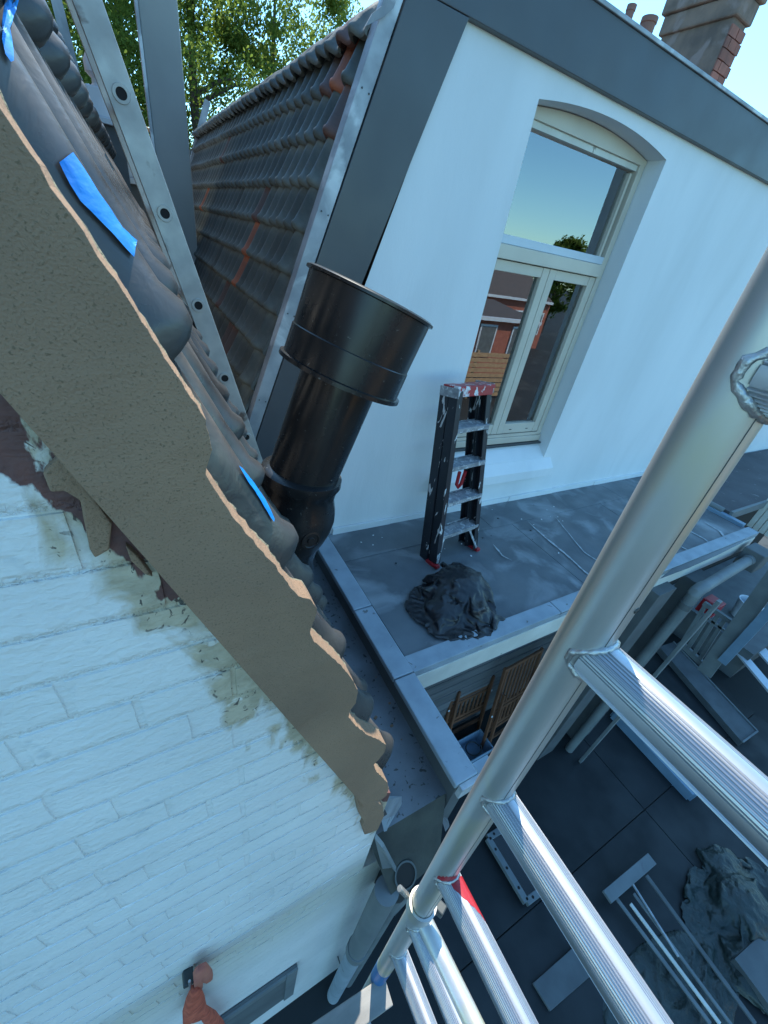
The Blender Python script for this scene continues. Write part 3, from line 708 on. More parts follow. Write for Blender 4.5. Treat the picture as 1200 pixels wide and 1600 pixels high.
def W(mb, name, m, **k):
    o = mb.build(name, m, wnd, **k); o.matrix_parent_inverse = Matrix.Identity(4); return o
XW0, XW1 = XL + .055, XRr - .055
W(MB().box(XW1 + .001, XRr - .004, FY, FY + .1, -1.19, ZS - .02), 'window_frame', M['frame'], bevel=.003)
W(MB().box(XL + .003, XRr - .004, FY - .012, FY + .1, -1.245, -1.192), 'window_frame', M['frame'], bevel=.003)
# arched head board
hb = [(XL + .002, .655), (XRr - .002, .655)] + [(x, z - .004) for x, z in reversed(arc)]
hb = [(min(max(x, XL + .002), XRr - .002), z) for x, z in hb]
W(MB().prism(hb, FY - .001, FY + .09), 'window_head', M['frame'], bevel=.002)
W(MB().box(XW0, XW1, FY + .015, FY + .08, .625, .654), 'window_frame', M['whitewood'])
W(MB().box(XW0 + .001, XW1 - .001, FY - .02, FY + .09, .03, .105), 'transom', M['frame'], bevel=.004)
W(MB().box(XW0 + .001, XW1 - .001, FY + .0, FY + .06, .107, .152), 'bottom_rail', M['plasticwhite'], bevel=.003)
W(MB().box(XW0 + .02, XW0 + .05, FY + .02, FY + .06, .153, .609), 'sash_stile', M['frame'])
W(MB().box(XW1 - .04, XW1 - .02, FY + .02, FY + .06, .153, .609), 'sash_stile', M['frame'])
W(MB().box(XW0, XW1, FY + .045, FY + .049, .152, .615), 'pane', M['glass'])
W(MB().box(XW0, XW1, FY + .0, FY + .05, -1.19, -1.165), 'threshold', M['frame'])
xm = (XW0 + XW1) / 2 + .03
M['drain'] = M['darkmetal']
for k, (a, b_) in enumerate(((XW0 + .002, xm - .002), (xm + .002, XW1 - .002))):
    z0, z1 = -1.16, .026; sw = .062
    W(MB().box(a, a + sw, FY + .004, FY + .07, z0, z1), 'sash_stile', M['frame'], bevel=.004)
    W(MB().box(b_ - sw, b_, FY + .004, FY + .07, z0, z1), 'sash_stile', M['frame'], bevel=.004)
    W(MB().box(a + sw + .001, b_ - sw - .001, FY + .006, FY + .07, z1 - .06, z1), 'sash_rail', M['frame'], bevel=.004)
    W(MB().box(a + sw + .001, b_ - sw - .001, FY + .006, FY + .07, z0, z0 + .085), 'sash_rail', M['frame'], bevel=.004)
    W(MB().box(a + sw, b_ - sw, FY + .035, FY + .039, z0 + .08, z1 - .058), 'pane', M['glass'])
    for q_ in (.3, .7):
        xx = a + (b_ - a) * q_; W(MB().box(xx - .012, xx + .012, FY + .003, FY + .007, z0 + .03, z0 + .036), 'drain_slot', M['darkmetal'])
W(MB().box(xm - .001, xm + .001, FY + .02, FY + .07, -1.16, .026), 'meeting_joint', M['darkmetal'])
# dark membrane strip under the frame
RH(MB().box(XL, XRr, D + .085, D + .141, -1.262, -1.249), 'sill_membrane', M['damp'])
# room behind the glass, with a curtain to the right
room = MB(); room.add([(XL - .6, 2.5, -2), (XRr + 1.2, 2.5, -2), (XRr + 1.2, 4.6, -2), (XL - .6, 4.6, -2), (XL - .6, 2.5, .8), (XRr + 1.2, 2.5, .8), (XRr + 1.2, 4.6, .8), (XL - .6, 4.6, .8)], [(0, 1, 2, 3), (4, 7, 6, 5), (1, 5, 6, 2), (2, 6, 7, 3), (3, 7, 4, 0)])
RH(room, 'room', M['room'])
def curt(x0, x1, z0, z1, y=2.42):
    cm = MB(); n_ = 60; vs = []
    for zz in (z0, z1):
        for i in range(n_ + 1):
            t = i / n_; vs.append((x0 + (x1 - x0) * t + (.0 if zz == z1 else -.02), y + .025 * math.sin(t * 34) + .01 * math.sin(t * 11), zz))
    cm.add(vs, [(i, i + 1, n_ + 2 + i, n_ + 1 + i) for i in range(n_)]); return cm
RH(curt(2.80, 3.15, -1.3, .02), 'curtain', M['curtain'], smooth='all')
RH(curt(1.9, 2.85, .05, .7, 2.46), 'curtain', mat('pale_net_blind', (.62, .66, .7), rough=.9), smooth='all')
RH(curt(2.86, 3.2, .05, .7), 'curtain', mat('grey_blind', (.07, .075, .08), rough=.9), smooth='all')

# --- side roof tiles
SA = .367
def tx(z): return .991 + (z - .638) * SA - .006
c2 = 1 / math.sqrt(1 + SA * SA)
dR = Vector((-SA * c2, 0, -c2)); nR = Vector((-c2, 0, SA * c2))
RRm = Matrix((-ey, dR, nR)).transposed()      # x -> -Y, y -> down slope, z -> out
LGr, WTr = .178 / c2, .125
trm = tile_mesh('roof_tile', WTr, LGr + .03, .036, M['tile_r'], nu=12, nose=.03, thick=.016, lump=1.2)
trd = trm.copy(); trd.materials[0] = M['tile_red']
trb = trm.copy(); trb.materials[0] = M['tile_rust']
YE = 6.6
n_cols = int((YE - D) / WTr)
red = {(5, 3): 1, (5, 2): 2, (6, 2): 0, (4, 4): 2}
num = 0; rest = MB()
for row in range(0, 12):
    zn = .512 - row * .178
    for col in range(n_cols):
        y0 = D + .038 + (col + 1) * WTr
        p = Vector((tx(zn) + .0, y0, zn)) - dR * (LGr + .03) + Vector((0, rnd.uniform(-.002, .002), rnd.uniform(-.003, .003)))
        p = p - nR * .028
        mm = trm
        if (row, col) in ((4, 6), (5, 6)): mm = trd
        if row == 0 and col in (1, 2): mm = trd if col == 1 else trb
        if row == 1 and col in (0,): mm = trb
        if row == 3 and col == 22: mm = trd
        if (row, col) in ((3, 6), (7, 5), (6, 8), (1, 19), (7, 4)): mm = trb
        mt = Matrix.Translation(p) @ (RRm @ Matrix.Rotation(rnd.uniform(-.015, .015), 3, 'Z')).to_4x4()
        if row < 9 and (row < 8 or col < 12) and num < 298:
            inst('roof_tile', mm, rh, Matrix.Translation((-3, -D, -GZ)) @ mt); num += 1
        else:
            rest.add([mt @ v.co for v in trm.vertices], [tuple(pp.vertices) for pp in trm.polygons])
o = RH(rest, 'lower_roof_tiles', M['tile_r'], smooth=50, recalc=False); o['kind'] = 'stuff'
vs = []
for y in (D + .04, YE + .1):
    for z, k in ((.74, -.045), (-1.75, -.05), (-1.75, -.2), (.74, -.2)):
        q = Vector((tx(z), y, z)) + nR * k; vs.append(q)
RH(MB().add(vs, [(0, 1, 2, 3), (7, 6, 5, 4), (0, 4, 5, 1), (1, 5, 6, 2), (2, 6, 7, 3), (3, 7, 4, 0)]), 'roof_boarding', M['roofgrey'])
# rounded top course
ridge = tile_mesh('ridge_tile', WTr * 1.0, .2, .03, M['tile_r'], nu=12, nose=.02, lump=1.0)
for v in ridge.vertices:
    t = max(0, 1 - v.co.y / .2); v.co.z -= t * t * .07
ridge2 = ridge.copy(); ridge2.materials[0] = M['tile_rust']
top_d = (dR * .55 + Vector((-.15, 0, -.2))).normalized()
for col in range(n_cols):
    y0 = D + .038 + (col + 1) * WTr
    zn = .665 + rnd.uniform(-.006, .006)
    p = Vector((tx(zn), y0, zn)) + nR * .002 - dR * .17
    mt = Matrix.Translation(p) @ (RRm @ Matrix.Rotation(rnd.uniform(-.03, .03), 3, 'Z') @ Matrix.Rotation(.12, 3, 'X')).to_4x4()
    inst('ridge_tile', ridge2 if col == 1 else ridge, rh, Matrix.Translation((-3, -D, -GZ)) @ mt)
# end strip of the tiled roof, by the grey post
a, b_ = at(302, 240, y=YE), at(283, 330, y=YE)
RH(MB().bar(Vector((tx(1.0), YE + .02, 1.0)), Vector((tx(-1.6), YE + .02, -1.6)), .07, .06), 'verge_strip', M['zinc'])

# chimney and pots on the main roof
ch = thing('chimney', 'sooty rendered chimney with a brick side, standing on the flat roof', 'chimney', (4.6, 3.2, 1.05))
def CH(mb, name, m, **k):
    o = mb.build(name, m, ch, **k); o.matrix_parent_inverse = Matrix.Translation((-4.6, -3.2, -1.05)); return o
CX0, CX1, CY0, CY1, CZ = 4.42, 4.62, 3.0, 3.6, 1.86
CH(MB().box(CX0, CX1, CY0, CY1, .72, 2.6), 'chimney_stack', M['chim'], bevel=.01)
CH(MB().box(CX0 - .025, CX1 + .025, CY0 - .025, CY1 + .025, CZ, CZ + .12), 'chimney_collar', M['chim'], bevel=.012)
CH(MB().box(CX0 - .05, CX1 + .05, CY0 - .05, CY1 + .05, CZ + .121, CZ + .3), 'chimney_collar', M['chim'], bevel=.012)
for k in range(12):
    z0 = 1.05 + k * .065
    off = .0 if k % 2 else -.05
    for j in range(3):
        x0 = CX0 + off + j * .105 + .002; x1 = x0 + .1
        x0, x1 = max(x0, CX0), min(x1, CX1 + .02)
        if x1 - x0 < .02: continue
        CH(MB().box(x0, x1, CY0 - .012 - rnd.random() * .006, CY0 - .0005, z0, z0 + .058), 'brick', M['chimbrick'])
CH(MB().tube([(CX1 + .06, CY0 + .0, 1.0), (CX1 + .06, CY0 + .0, 1.6)], .0, 4), 'flashing', M['lead']) if False else None
def pot(u0, v0, r, y, label, h=.35):
    p = at(u0, v0, y=y)
    o = MB().lathe([(-h, r * .9), (-.03, r), (-.028, r * 1.12), (0, r * 1.12), (0, r * .85), (-.1, r * .8)], p, (0, 0, 1), 20).build('chimney_pot', M['clay'], smooth=True)
    o.data.transform(Matrix.Translation(-Vector((p.x, p.y, 1.05)))); o.location = (p.x, p.y, 1.05)
    tag(o, label, 'chimney pot', 'clay pots on the flat roof')
pot(988, 8, .028, 3.0, 'narrow clay pot behind the dark roof edge, leftmost of the two', .6)
pot(1016, 28, .05, 3.0, 'wider clay pot behind the dark roof edge, next to the big chimney', .6)

# ------------------------------------------------------------------ black flue
fl = thing('flue_pipe', 'tall glossy black plastic flue with a wide cap, leaning over the gutter', 'flue', (.42, 1.0, -1.1))
def FL(mb, name, m, **k):
    o = mb.build(name, m, fl, **k); o.matrix_parent_inverse = Matrix.Translation((-.42, -1.0, 1.1)); return o
fT = (at(480, 408, y=1.0) + at(665, 503, y=1.0)) / 2
fM = (at(440, 545, y=1.0) + at(610, 628, y=1.0)) / 2
fB = (at(410, 735, y=1.0) + at(522, 765, y=1.0)) / 2
ax = (fT - fB).normalized(); capL = (fT - fM).dot(ax); pL = (fT - fB).length
rc, rp = .165, .104
FL(MB().lathe([(0, rc * .84), (.0, rc * .97), (-.004, rc * 1.02), (-.010, rc * 1.02), (-.012, rc * .97), (-capL * .62, rc * .95), (-capL * .63, rc * .965), (-capL + .012, rc * .965), (-capL + .01, rc * 1.02), (-capL, rc * 1.02), (-capL, rc * .93), (-capL + .02, rp * 1.2)], fT, ax, 64), 'flue_cap', M['flue'], smooth=30)
FL(MB().lathe([(-capL + .06, rp), (-pL + .0, rp * .97)], fT, ax, 48), 'flue_shaft', M['flue'], smooth=True)
FL(MB().lathe([(-.02, rc * .84), (-.025, 0)], fT, ax, 32), 'cap_mesh', M['darkhole'])
bpts = [(.372, 1.0, -.585, rp * 1.0), (.371, 1.0, -.59, rp * 1.13), (.368, 1.0, -.612, rp * 1.15), (.366, 1.0, -.63, rp * 1.06), (.362, 1.0, -.66, rp * 1.04), (.357, 1.0, -.70, rp * 1.15), (.353, 1.0, -.74, rp * 1.19), (.352, 1.0, -.78, rp * 1.13), (.354, 1.0, -.83, rp * .95), (.362, 1.0, -.88, rp * .68), (.375, 1.0, -.94, rp * .46), (.392, 1.0, -1.0, rp * .34), (.41, 1.0, -1.08, rp * .26)]
FL(MB().tube([p[:3] for p in bpts], [p[3] for p in bpts], 48), 'flue_base', M['flue'], smooth=45)
base_axis = Vector((.15, 0, .98)).normalized()
bc = Vector((.362, 1.0 - rp * 1.15, -.755))
FL(MB().lathe([(0, .03), (.004, .03), (.005, .024), (.002, .022), (.002, .012), (.006, .01), (.006, 0)], bc, (0.1, -1, .05), 24), 'hinge_boss', M['flue'], smooth=30)

# ------------------------------------------------------------------ roof ladder lying on the left roof
P0 = Vector((.074, 1.824, .235)); dd = Vector((.077, -.009, -.269))
ld = thing('roof_ladder', 'long weathered aluminium roof ladder lying against the left tiled roof', 'ladder', tuple(P0 + dd * 4.4))
def LD(mb, name, m, parent=ld, **k):
    o = mb.build(name, m, parent, **k)
    if parent is ld: o.matrix_parent_inverse = Matrix.Translation(-(P0 + dd * 4.4))
    return o
dn_ = dd.normalized(); ny = Vector((0, 1, 0)); nn_ = ny.cross(dn_).normalized()
if nn_.x < 0: nn_ = -nn_
for k, off in enumerate((0, .33)):
    a = P0 - dd * 6 + ny * off; b_ = P0 + dd * 4.6 + ny * off
    mb = MB(); 
    # channel section rail: web and two flanges
    c_ = ny * .012
    mb.bar(a + c_, b_ + c_, .068, .022, ny) if False else None
    prof = [(-.036, 0), (.036, 0), (.036, .03), (.031, .03), (.031, .005), (-.031, .005), (-.031, .03), (-.036, .03)]
    vs = [a + nn_ * u_ + ny * v_ for u_, v_ in prof] + [b_ + nn_ * u_ + ny * v_ for u_, v_ in prof]
    n_ = len(prof)
    mb.add(vs, [tuple(range(n_)), tuple(range(2 * n_ - 1, n_ - 1, -1))] + [(i, i + n_, (i + 1) % n_ + n_, (i + 1) % n_) for i in range(n_)])
    LD(mb, 'rail', M['ladder'], bevel=.002)
for k in range(-5, 5):
    c = P0 + dd * k
    LD(MB().tube([c + ny * .003, c + ny * .33], .014, 14), 'rung', M['ladder'], smooth=True)
    LD(MB().lathe([(-.001, .024), (.004, .0225), (.004, .0145), (-.003, .0145)], c, (0, -1, 0), 20), 'rung_collar', M['ladder'], smooth=30)
    LD(MB().lathe([(.0015, .0145), (.0016, 0)], c, (0, -1, 0), 16), 'rung_end', M['darkhole'])

# ------------------------------------------------------------------ grey square post beyond
gp = thing('clad_post', 'tall grey sheet-clad square duct standing between the two roofs', 'duct', (.5, 4.7, -1.0))
a, b_ = at(215, 0, y=4.6), at(277, 0, y=4.6)
o = MB().box(a.x, b_.x, 4.6, 4.9, -1.3, 2.6).build('duct_casing', M['sheetgrey'], gp, bevel=.008); o.matrix_parent_inverse = Matrix.Translation((-.5, -4.7, 1.0))
o = MB().box(a.x - .02, a.x - .001, 4.59, 4.66, -1.3, 2.6).build('corner_strip', M['zinc'], gp); o.matrix_parent_inverse = Matrix.Translation((-.5, -4.7, 1.0))

# far parapets with white finials
def finial(u, v, y, s, label):
    p = at(u, v, y=y); t = thing('parapet_pier', label, 'pier', (p.x, p.y, GZ), 'white topped piers behind the valley')
    f_ = lambda mb, nm, m, **k: setattr(mb.build(nm, m, t, **k), 'matrix_parent_inverse', Matrix.Translation((-p.x, -p.y, -GZ)))
    f_(MB().box(p.x - .11 * s, p.x + .11 * s, p.y, p.y + .3 * s, GZ, p.z), 'pier', M['greydark'])
    f_(MB().box(p.x - .16 * s, p.x + .16 * s, p.y - .05, p.y + .35 * s, p.z + .001, p.z + .04 * s), 'coping', M['plasticwhite'], bevel=.005)
    f_(MB().box(p.x - .1 * s, p.x + .1 * s, p.y + .02, p.y + .22 * s, p.z + .041 * s, p.z + .22 * s), 'block', M['plasticwhite'], bevel=.01)
    return p, t, f_
p, t, f_ = finial(166, 195, 5.0, 1.0, 'grey pier with a rounded white finial seen between tiles and ladder')
f_(MB().lathe([(.2, .08), (.24, .05), (.27, .05), (.3, .085), (.36, .085), (.41, .06), (.44, 0)], (p.x, p.y + .1, p.z), (0, 0, 1), 20), 'finial', M['plasticwhite'], smooth=True)
finial(208, 288, 5.3, 1.1, 'low grey pier with a plain white block, below the finial')
rlg = MB().tube([at(146, 152, y=5.6), at(236, 205, y=5.6)], .015, 8).build('handrail', M['woodfence'], smooth=True)
tag(rlg, 'thin pale handrail running behind the grey duct', 'railing')
nbk = thing('back_building', 'dark rear building closing the valley behind the two roofs', 'building', (.4, 7.5, GZ))
o = MB().box(-.6, 1.2, 7.2, 8.2, GZ, -.05).build('wall', M['greydark'], nbk); o.matrix_parent_inverse = Matrix.Translation((-.4, -7.5, -GZ))
o = MB().box(-.62, 1.22, 7.18, 8.22, -.049, .0).build('roof', M['zinc'], nbk); o.matrix_parent_inverse = Matrix.Translation((-.4, -7.5, -GZ))

# ------------------------------------------------------------------ trees
def tree(x, y, h, rad, label, m, n=9000, seed=1, leaf=.12, gname='trees behind the roofs', base=GZ, low=.25):
    t = thing('leafy_tree', label, 'tree', (x, y, base), gname); rr = random.Random(seed)
    tr = MB(); H = h
    tr.tube([(0, 0, 0), (.1, .05, H * .3), (-.05, .1, H * .6), (.05, 0, H * .9)], [.22, .17, .1, .03], 10)
    tips = []
    for k in range(16):
        a = rr.random() * 2 * PI; z0 = H * rr.uniform(.25, .8); L_ = rad * rr.uniform(.5, .95) * (1.15 - z0 / H * .5)
        e = Vector((math.cos(a) * L_, math.sin(a) * L_, z0 + L_ * rr.uniform(.3, .8))); s0 = Vector((0, 0, z0)); mid = s0.lerp(e, .5) + Vector((0, 0, L_ * .1))
        tr.tube([s0, mid, e], [.06, .035, .012], 6); tips += [mid, e]
    tr.build('trunk', M['bark'], t, smooth=True)
    cl = [];
    for k in range(150):
        a = rr.random() * 2 * PI; zf = rr.random() ** .8; zz = H * (low + (1 - low) * zf)
        prof = math.sin(PI * min(1, (zf * .85 + .12))) ** .6
        R_ = rad * prof * math.sqrt(rr.random()) 
        cl.append((Vector((math.cos(a) * R_, math.sin(a) * R_, zz)), rad * rr.uniform(.12, .3)))
    vs, fs = [], []
    for i in range(n):
        c, s_ = cl[rr.randrange(len(cl))]
        d = Vector((rr.gauss(0, 1), rr.gauss(0, 1), rr.gauss(0, .75))); d = d.normalized() * s_ * (.35 + .75 * rr.random())
        p = c + d
        q = Vector((rr.gauss(0, 1), rr.gauss(0, 1), rr.gauss(0, 1))).normalized(); u = q.orthogonal().normalized(); v = q.cross(u)
        a = leaf * rr.uniform(.5, 1.2); b2 = a * .5; k0 = len(vs)
        vs += [p - u * a * .5, p + v * b2 * .5 + u * .02, p + u * a * .5, p - v * b2 * .5 + u * .02]; fs.append((k0, k0 + 1, k0 + 2, k0 + 3))
    MB().add(vs, fs).build('crown', m, t, recalc=False)
tree(-.6, 13.5, 11.0, 2.6, 'dark green leafy tree behind the ladder, leftmost of the row', M['leaf'], 46000, 3, .1)
tree(2.2, 14.5, 11.0, 2.4, 'dense leafy tree right of the grey duct', M['leaf2'], 46000, 5, .1)
tree(.9, 17.5, 11.5, 2.6, 'leafy tree standing further back behind the grey duct', M['leaf'], 40000, 15, .13)
tree(4.2, 15.0, 10.2, 1.6, 'narrow sunlit tree rising over the middle of the tiled roof', M['leaf2'], 26000, 8, .1)
tree(6.0, 15.5, 9.9, 1.3, 'slim sunlit tree above the tiled roof, rightmost of the row', M['leaf2'], 20000, 9, .1)
tree(33, -24, 7.1, 2.2, 'round dark tree across the gardens, reflected in the upper pane', M['leaf'], 12000, 11, .3, 'trees across the gardens')

# ------------------------------------------------------------------ houses across the gardens (seen mirrored in the window)
def back_house(x0, x1, y, eave, ridge, m, label, seed, ext=True):
    rr = random.Random(seed); t = thing('terraced_house', label, 'house', ((x0 + x1) / 2, y, GZ), 'houses across the gardens')
    def B(mb, nm, mm, par=t, **k):
        o = mb.build(nm, mm, par, **k)
        if par is t: o.matrix_parent_inverse = Matrix.Translation((-(x0 + x1) / 2, -y, -GZ))
        return o
    B(MB().box(x0, x1, y - 7, y, GZ, eave), 'wall', m)
    rf = MB(); rf.add([(x0, y + .2, eave), (x1, y + .2, eave), (x1, y - 3.4, ridge), (x0, y - 3.4, ridge), (x0, y - 7.2, eave), (x1, y - 7.2, eave)], [(0, 1, 2, 3), (3, 2, 5, 4), (0, 3, 4), (1, 5, 2)])
    B(rf, 'roof', M['roofgrey'])
    B(MB().box(x0, x1, y + .01, y + .25, eave - .12, eave + .02), 'gutter', M['plasticwhite'])
    n_ = max(2, int((x1 - x0) / 1.7))
    for k in range(n_):
        cx = x0 + (k + .5) * (x1 - x0) / n_
        for z in (GZ + .8, eave - 2.0):
            if z == GZ + .8 and eave < -1: z = GZ + .9
            f = B(MB().box(cx - .5, cx + .5, y + .005, y + .06, z, z + 1.4), 'window', M['plasticwhite'])
            o = MB().box(cx - .42, cx + .42, y + .062, y + .07, z + .08, z + 1.32).build('pane', M['greydark'], f)
            if eave < -1: break
    if ridge > 0:
        B(MB().box(x1 - .9, x1 - .3, y - 3.8, y - 3.0, ridge - .3, ridge + .9), 'chimney', M['chimbrick'])
back_house(6, 12, -17, -1.5, .1, M['brickred'], 'terraced brick house across the gardens, leftmost in the mirror row', 1)
back_house(12.05, 18, -17, -1.4, .2, M['chimbrick'], 'darker terraced house across the gardens in the middle of the mirror row', 2)
back_house(18.05, 25, -17, -1.6, .1, M['brickred'], 'terraced brick house across the gardens, rightmost of the mirror row', 3)
back_house(9, 17, -10.5, -2.0, -1.6, M['brickred'], 'low red brick garden building with white gutter across the gardens', 4)
fn = thing('garden_fence', 'pale timber slat fence across the gardens', 'fence', (8, -7.5, GZ))
for k in range(9):
    o = MB().box(4, 13, -7.52, -7.5, GZ + .1 + k * .19, GZ + .25 + k * .19).build('slat', M['woodfence'], fn); o.matrix_parent_inverse = Matrix.Translation((-8, 7.5, -GZ))
for k in range(6):
    o = MB().box(4 + k * 1.76, 4.09 + k * 1.76, -7.62, -7.53, GZ, GZ + 1.85).build('post', M['woodfence'], fn); o.matrix_parent_inverse = Matrix.Translation((-8, 7.5, -GZ))

# ------------------------------------------------------------------ STEPLADDER on the flat roof
fl0, fr0 = at(680, 886, z=DZ), at(744, 860, z=DZ)
ex_ = (fr0 - fl0); wid = ex_.length; ex_.normalize(); ed_ = Vector((-ex_.y, ex_.x, 0))
lean = .2
htop = at(717, 612, y=fl0.y + lean)
H_ = Vector((htop.x - fl0.x, htop.y - fl0.y, htop.z - fl0.z)); Hl = H_.length; eu = H_.normalized()
rtop = at(769, 603, y=fr0.y + lean + .02)
sl_ = thing('step_ladder', 'folded paint-spattered navy stepladder with a red top, leaning on the white wall', 'stepladder', tuple(fl0))
def SLD(mb, name, m, parent=sl_, **k):
    o = mb.build(name, m, parent, **k)
    if parent is sl_: o.matrix_parent_inverse = Matrix.Translation(-fl0)
    return o
def lerp(a, b, t): return a + (b - a) * t
TL, TR_ = htop, rtop
nback = (ed_ - eu * ed_.dot(eu)).normalized()
def chan(a, b, w_, d_, name, inward):     # channel rail with web outside
    mb = MB(); ax_ = (b - a).normalized()
    mb.bar(a + nback * d_ / 2, b + nback * d_ / 2, .006, d_, nback)
    mb.bar(a + inward * .02 + nback * .003, b + inward * .02 + nback * .003, .036, .005, nback)
    mb.bar(a + inward * .02 + nback * (d_ - .003), b + inward * .02 + nback * (d_ - .003), .036, .005, nback)
    return SLD(mb, name, M['navy'], bevel=.001)
chan(fl0 + Vector((0, 0, .02)), TL, .06, .07, 'front_rail', ex_)
chan(fr0 + Vector((0, 0, .02)), TR_, .06, .065, 'front_rail', -ex_)
bo = nback * .078
chan(fl0 + bo + ex_ * -.012 + Vector((0, 0, .0)), TL + bo * .95, .05, .07, 'rear_rail', ex_)
chan(fr0 + bo * 1.0 + ex_ * .0 + Vector((0, 0, .0)), TR_ + bo * .95, .05, .07, 'rear_rail', -ex_)
# treads
for t in (.19, .395, .60, .805):
    a, b_ = lerp(fl0, TL, t), lerp(fr0, TR_, t)
    c = (a + b_) / 2; L_ = (b_ - a).length - .012
    m3 = Matrix((ex_, ed_, Vector((0, 0, 1)))).transposed()
    mb = MB(); mb.cbox(c + ed_ * .04, L_, .085, .006, m3); mb.cbox(c + ed_ * -.001 - Vector((0, 0, .012)), L_, .006, .03, m3)
    mb.cbox(c + ed_ * .083 - Vector((0, 0, .008)), L_, .004, .018, m3)
    SLD(mb, 'tread', M['step'], bevel=.001)
    SLD(MB().cbox(c + ed_ * .1 - Vector((0, 0, .01)), L_ * .96, .012, .02, m3), 'rear_brace', M['step'])
# diagonal brace under the lowest tread
a = lerp(fr0, TR_, .19); SLD(MB().bar(a - ex_ * .1 + ed_ * .01, fr0 - ex_ * .01 + Vector((0, 0, .03)), .015, .004, nback), 'brace', M['step'])
a = lerp(fl0, TL, .19); SLD(MB().bar(a + ex_ * .06 + ed_ * .01, fl0 + ex_ * .01 + Vector((0, 0, .03)), .02, .004, nback), 'brace', M['step'])
# top cap with side brackets
m3 = Matrix((ex_, nback, ex_.cross(nback))).transposed()
upv = eu
c = (TL + TR_) / 2 + nback * .05 + upv * .008; Lc = (TR_ - TL).length
SLD(MB().cbox(c, Lc + .002, .12, .022, m3), 'top_cap', M['redpl'], bevel=.004)
SLD(MB().cbox((TL + TR_) / 2 - nback * .006 - upv * .018, Lc - .03, .006, .045, m3), 'cap_lip', M['redpl'], bevel=.002)
for P_, s_ in ((TL, -1), (TR_, 1)):
    br = SLD(MB().cbox(P_ + nback * .065 + ex_ * s_ * .008 - upv * .012, .006, .15, .055, m3), 'bracket', M['step'], bevel=.002)
    for (q1, q2) in ((.02, .0), (.05, -.02), (.085, -.02), (.115, 0), (.05, .01)):
        MBq = MB().lathe([(0, .006), (.002, .006), (.002, 0)], P_ + nback * q1 + ex_ * s_ * .011 + upv * (q2 - .01), ex_ * s_, 10)
        o = MBq.build('dark_hole_disc', M['darkhole'], br); o.matrix_parent_inverse = Matrix.Translation(-fl0)  # small black discs painted in for the dark holes of the plate
# feet and the red clip
SLD(MB().cbox(fl0 + nback * .03 + Vector((0, 0, .012)), .035, .11, .024, m3), 'foot', M['redclean'], bevel=.004)
SLD(MB().cbox(fr0 + nback * .03 + Vector((0, 0, .014)), .035, .1, .024, m3), 'foot', M['redclean'], bevel=.004)
SLD(MB().cbox(fr0 + nback * .12 + ex_ * .07 + Vector((0, 0, .02)), .1, .055, .02, Matrix.Rotation(.5, 3, 'Z')), 'foot', M['redclean'], bevel=.004)
SLD(MB().cbox(fr0 + nback * .13 + ex_ * .09 + Vector((0, 0, .031)), .075, .04, .012, Matrix.Rotation(.5, 3, 'Z')), 'rubber_pad', M['darkhole'], bevel=.003)
a = lerp(fr0, TR_, .52) - ex_ * .11 + nback * .09
SLD(MB().tube([a + Vector((-.025, 0, .0)), a + Vector((-.02, 0, -.1)), a + Vector((.0, 0, -.125)), a + Vector((.02, 0, -.1)), a + Vector((.025, 0, .0))], .012, 8), 'locking_clip', M['redclean'], smooth=True)

# ------------------------------------------------------------------ black bag
def cloth_heap(n, size, lumps, frames, seed, stiff, crumple, scale=1.0):
    """let a sheet fall in crumples over a few lumps, keep only the settled sheet"""
    bm = bmesh.new(); bmesh.ops.create_grid(bm, x_segments=n, y_segments=n, size=1)
    kill = [v for v in bm.verts if math.hypot(v.co.x, v.co.y) > 1 + .15 * mn.noise(Vector((v.co.x * 2, v.co.y * 2, seed)))]
    bmesh.ops.delete(bm, geom=kill, context='VERTS')
    for v in bm.verts:
        x, y = v.co.x, v.co.y
        v.co = Vector((x * size[0] * (1 - crumple), y * size[1] * (1 - crumple), .2 + crumple * size[0] * mn.noise(Vector((x * 3.2, y * 3.2, seed)))))
    me = bpy.data.meshes.new('c'); bm.to_mesh(me); bm.free(); o = bpy.data.objects.new('c', me); COL.objects.link(o)
    tmp = []
    for (x, y, r_, h) in lumps:
        b_ = bmesh.new(); bmesh.ops.create_icosphere(b_, subdivisions=3, radius=1)
        for v in b_.verts: v.co = Vector((v.co.x * r_ + x, v.co.y * r_ * .9 + y, v.co.z * h))
        m = bpy.data.meshes.new('l'); b_.to_mesh(m); b_.free(); l = bpy.data.objects.new('l', m); COL.objects.link(l); tmp.append(l)
    m = bpy.data.meshes.new('f'); m.from_pydata([(-3, -3, 0), (3, -3, 0), (3, 3, 0), (-3, 3, 0)], [], [(0, 1, 2, 3)]); f = bpy.data.objects.new('f', m); COL.objects.link(f); tmp.append(f)
    for c in tmp: c.modifiers.new('k', 'COLLISION'); c.collision.thickness_outer = .004; c.collision.cloth_friction = 12
    md = o.modifiers.new('cl', 'CLOTH'); q = md.settings; q.quality = 6; q.mass = .15; q.tension_stiffness = 15; q.compression_stiffness = 15; q.shear_stiffness = 8; q.bending_stiffness = stiff; q.air_damping = 2
    md.collision_settings.use_self_collision = True; md.collision_settings.self_distance_min = .003; md.collision_settings.distance_min = .004
    md.point_cache.frame_end = frames
    for fr in range(1, frames + 1): S.frame_set(fr)
    ev = o.evaluated_get(bpy.context.evaluated_depsgraph_get()); res = bpy.data.meshes.new_from_object(ev)
    for c in tmp + [o]: bpy.data.objects.remove(c)
    S.frame_set(1)
    res.transform(Matrix.Scale(scale, 4))
    return res
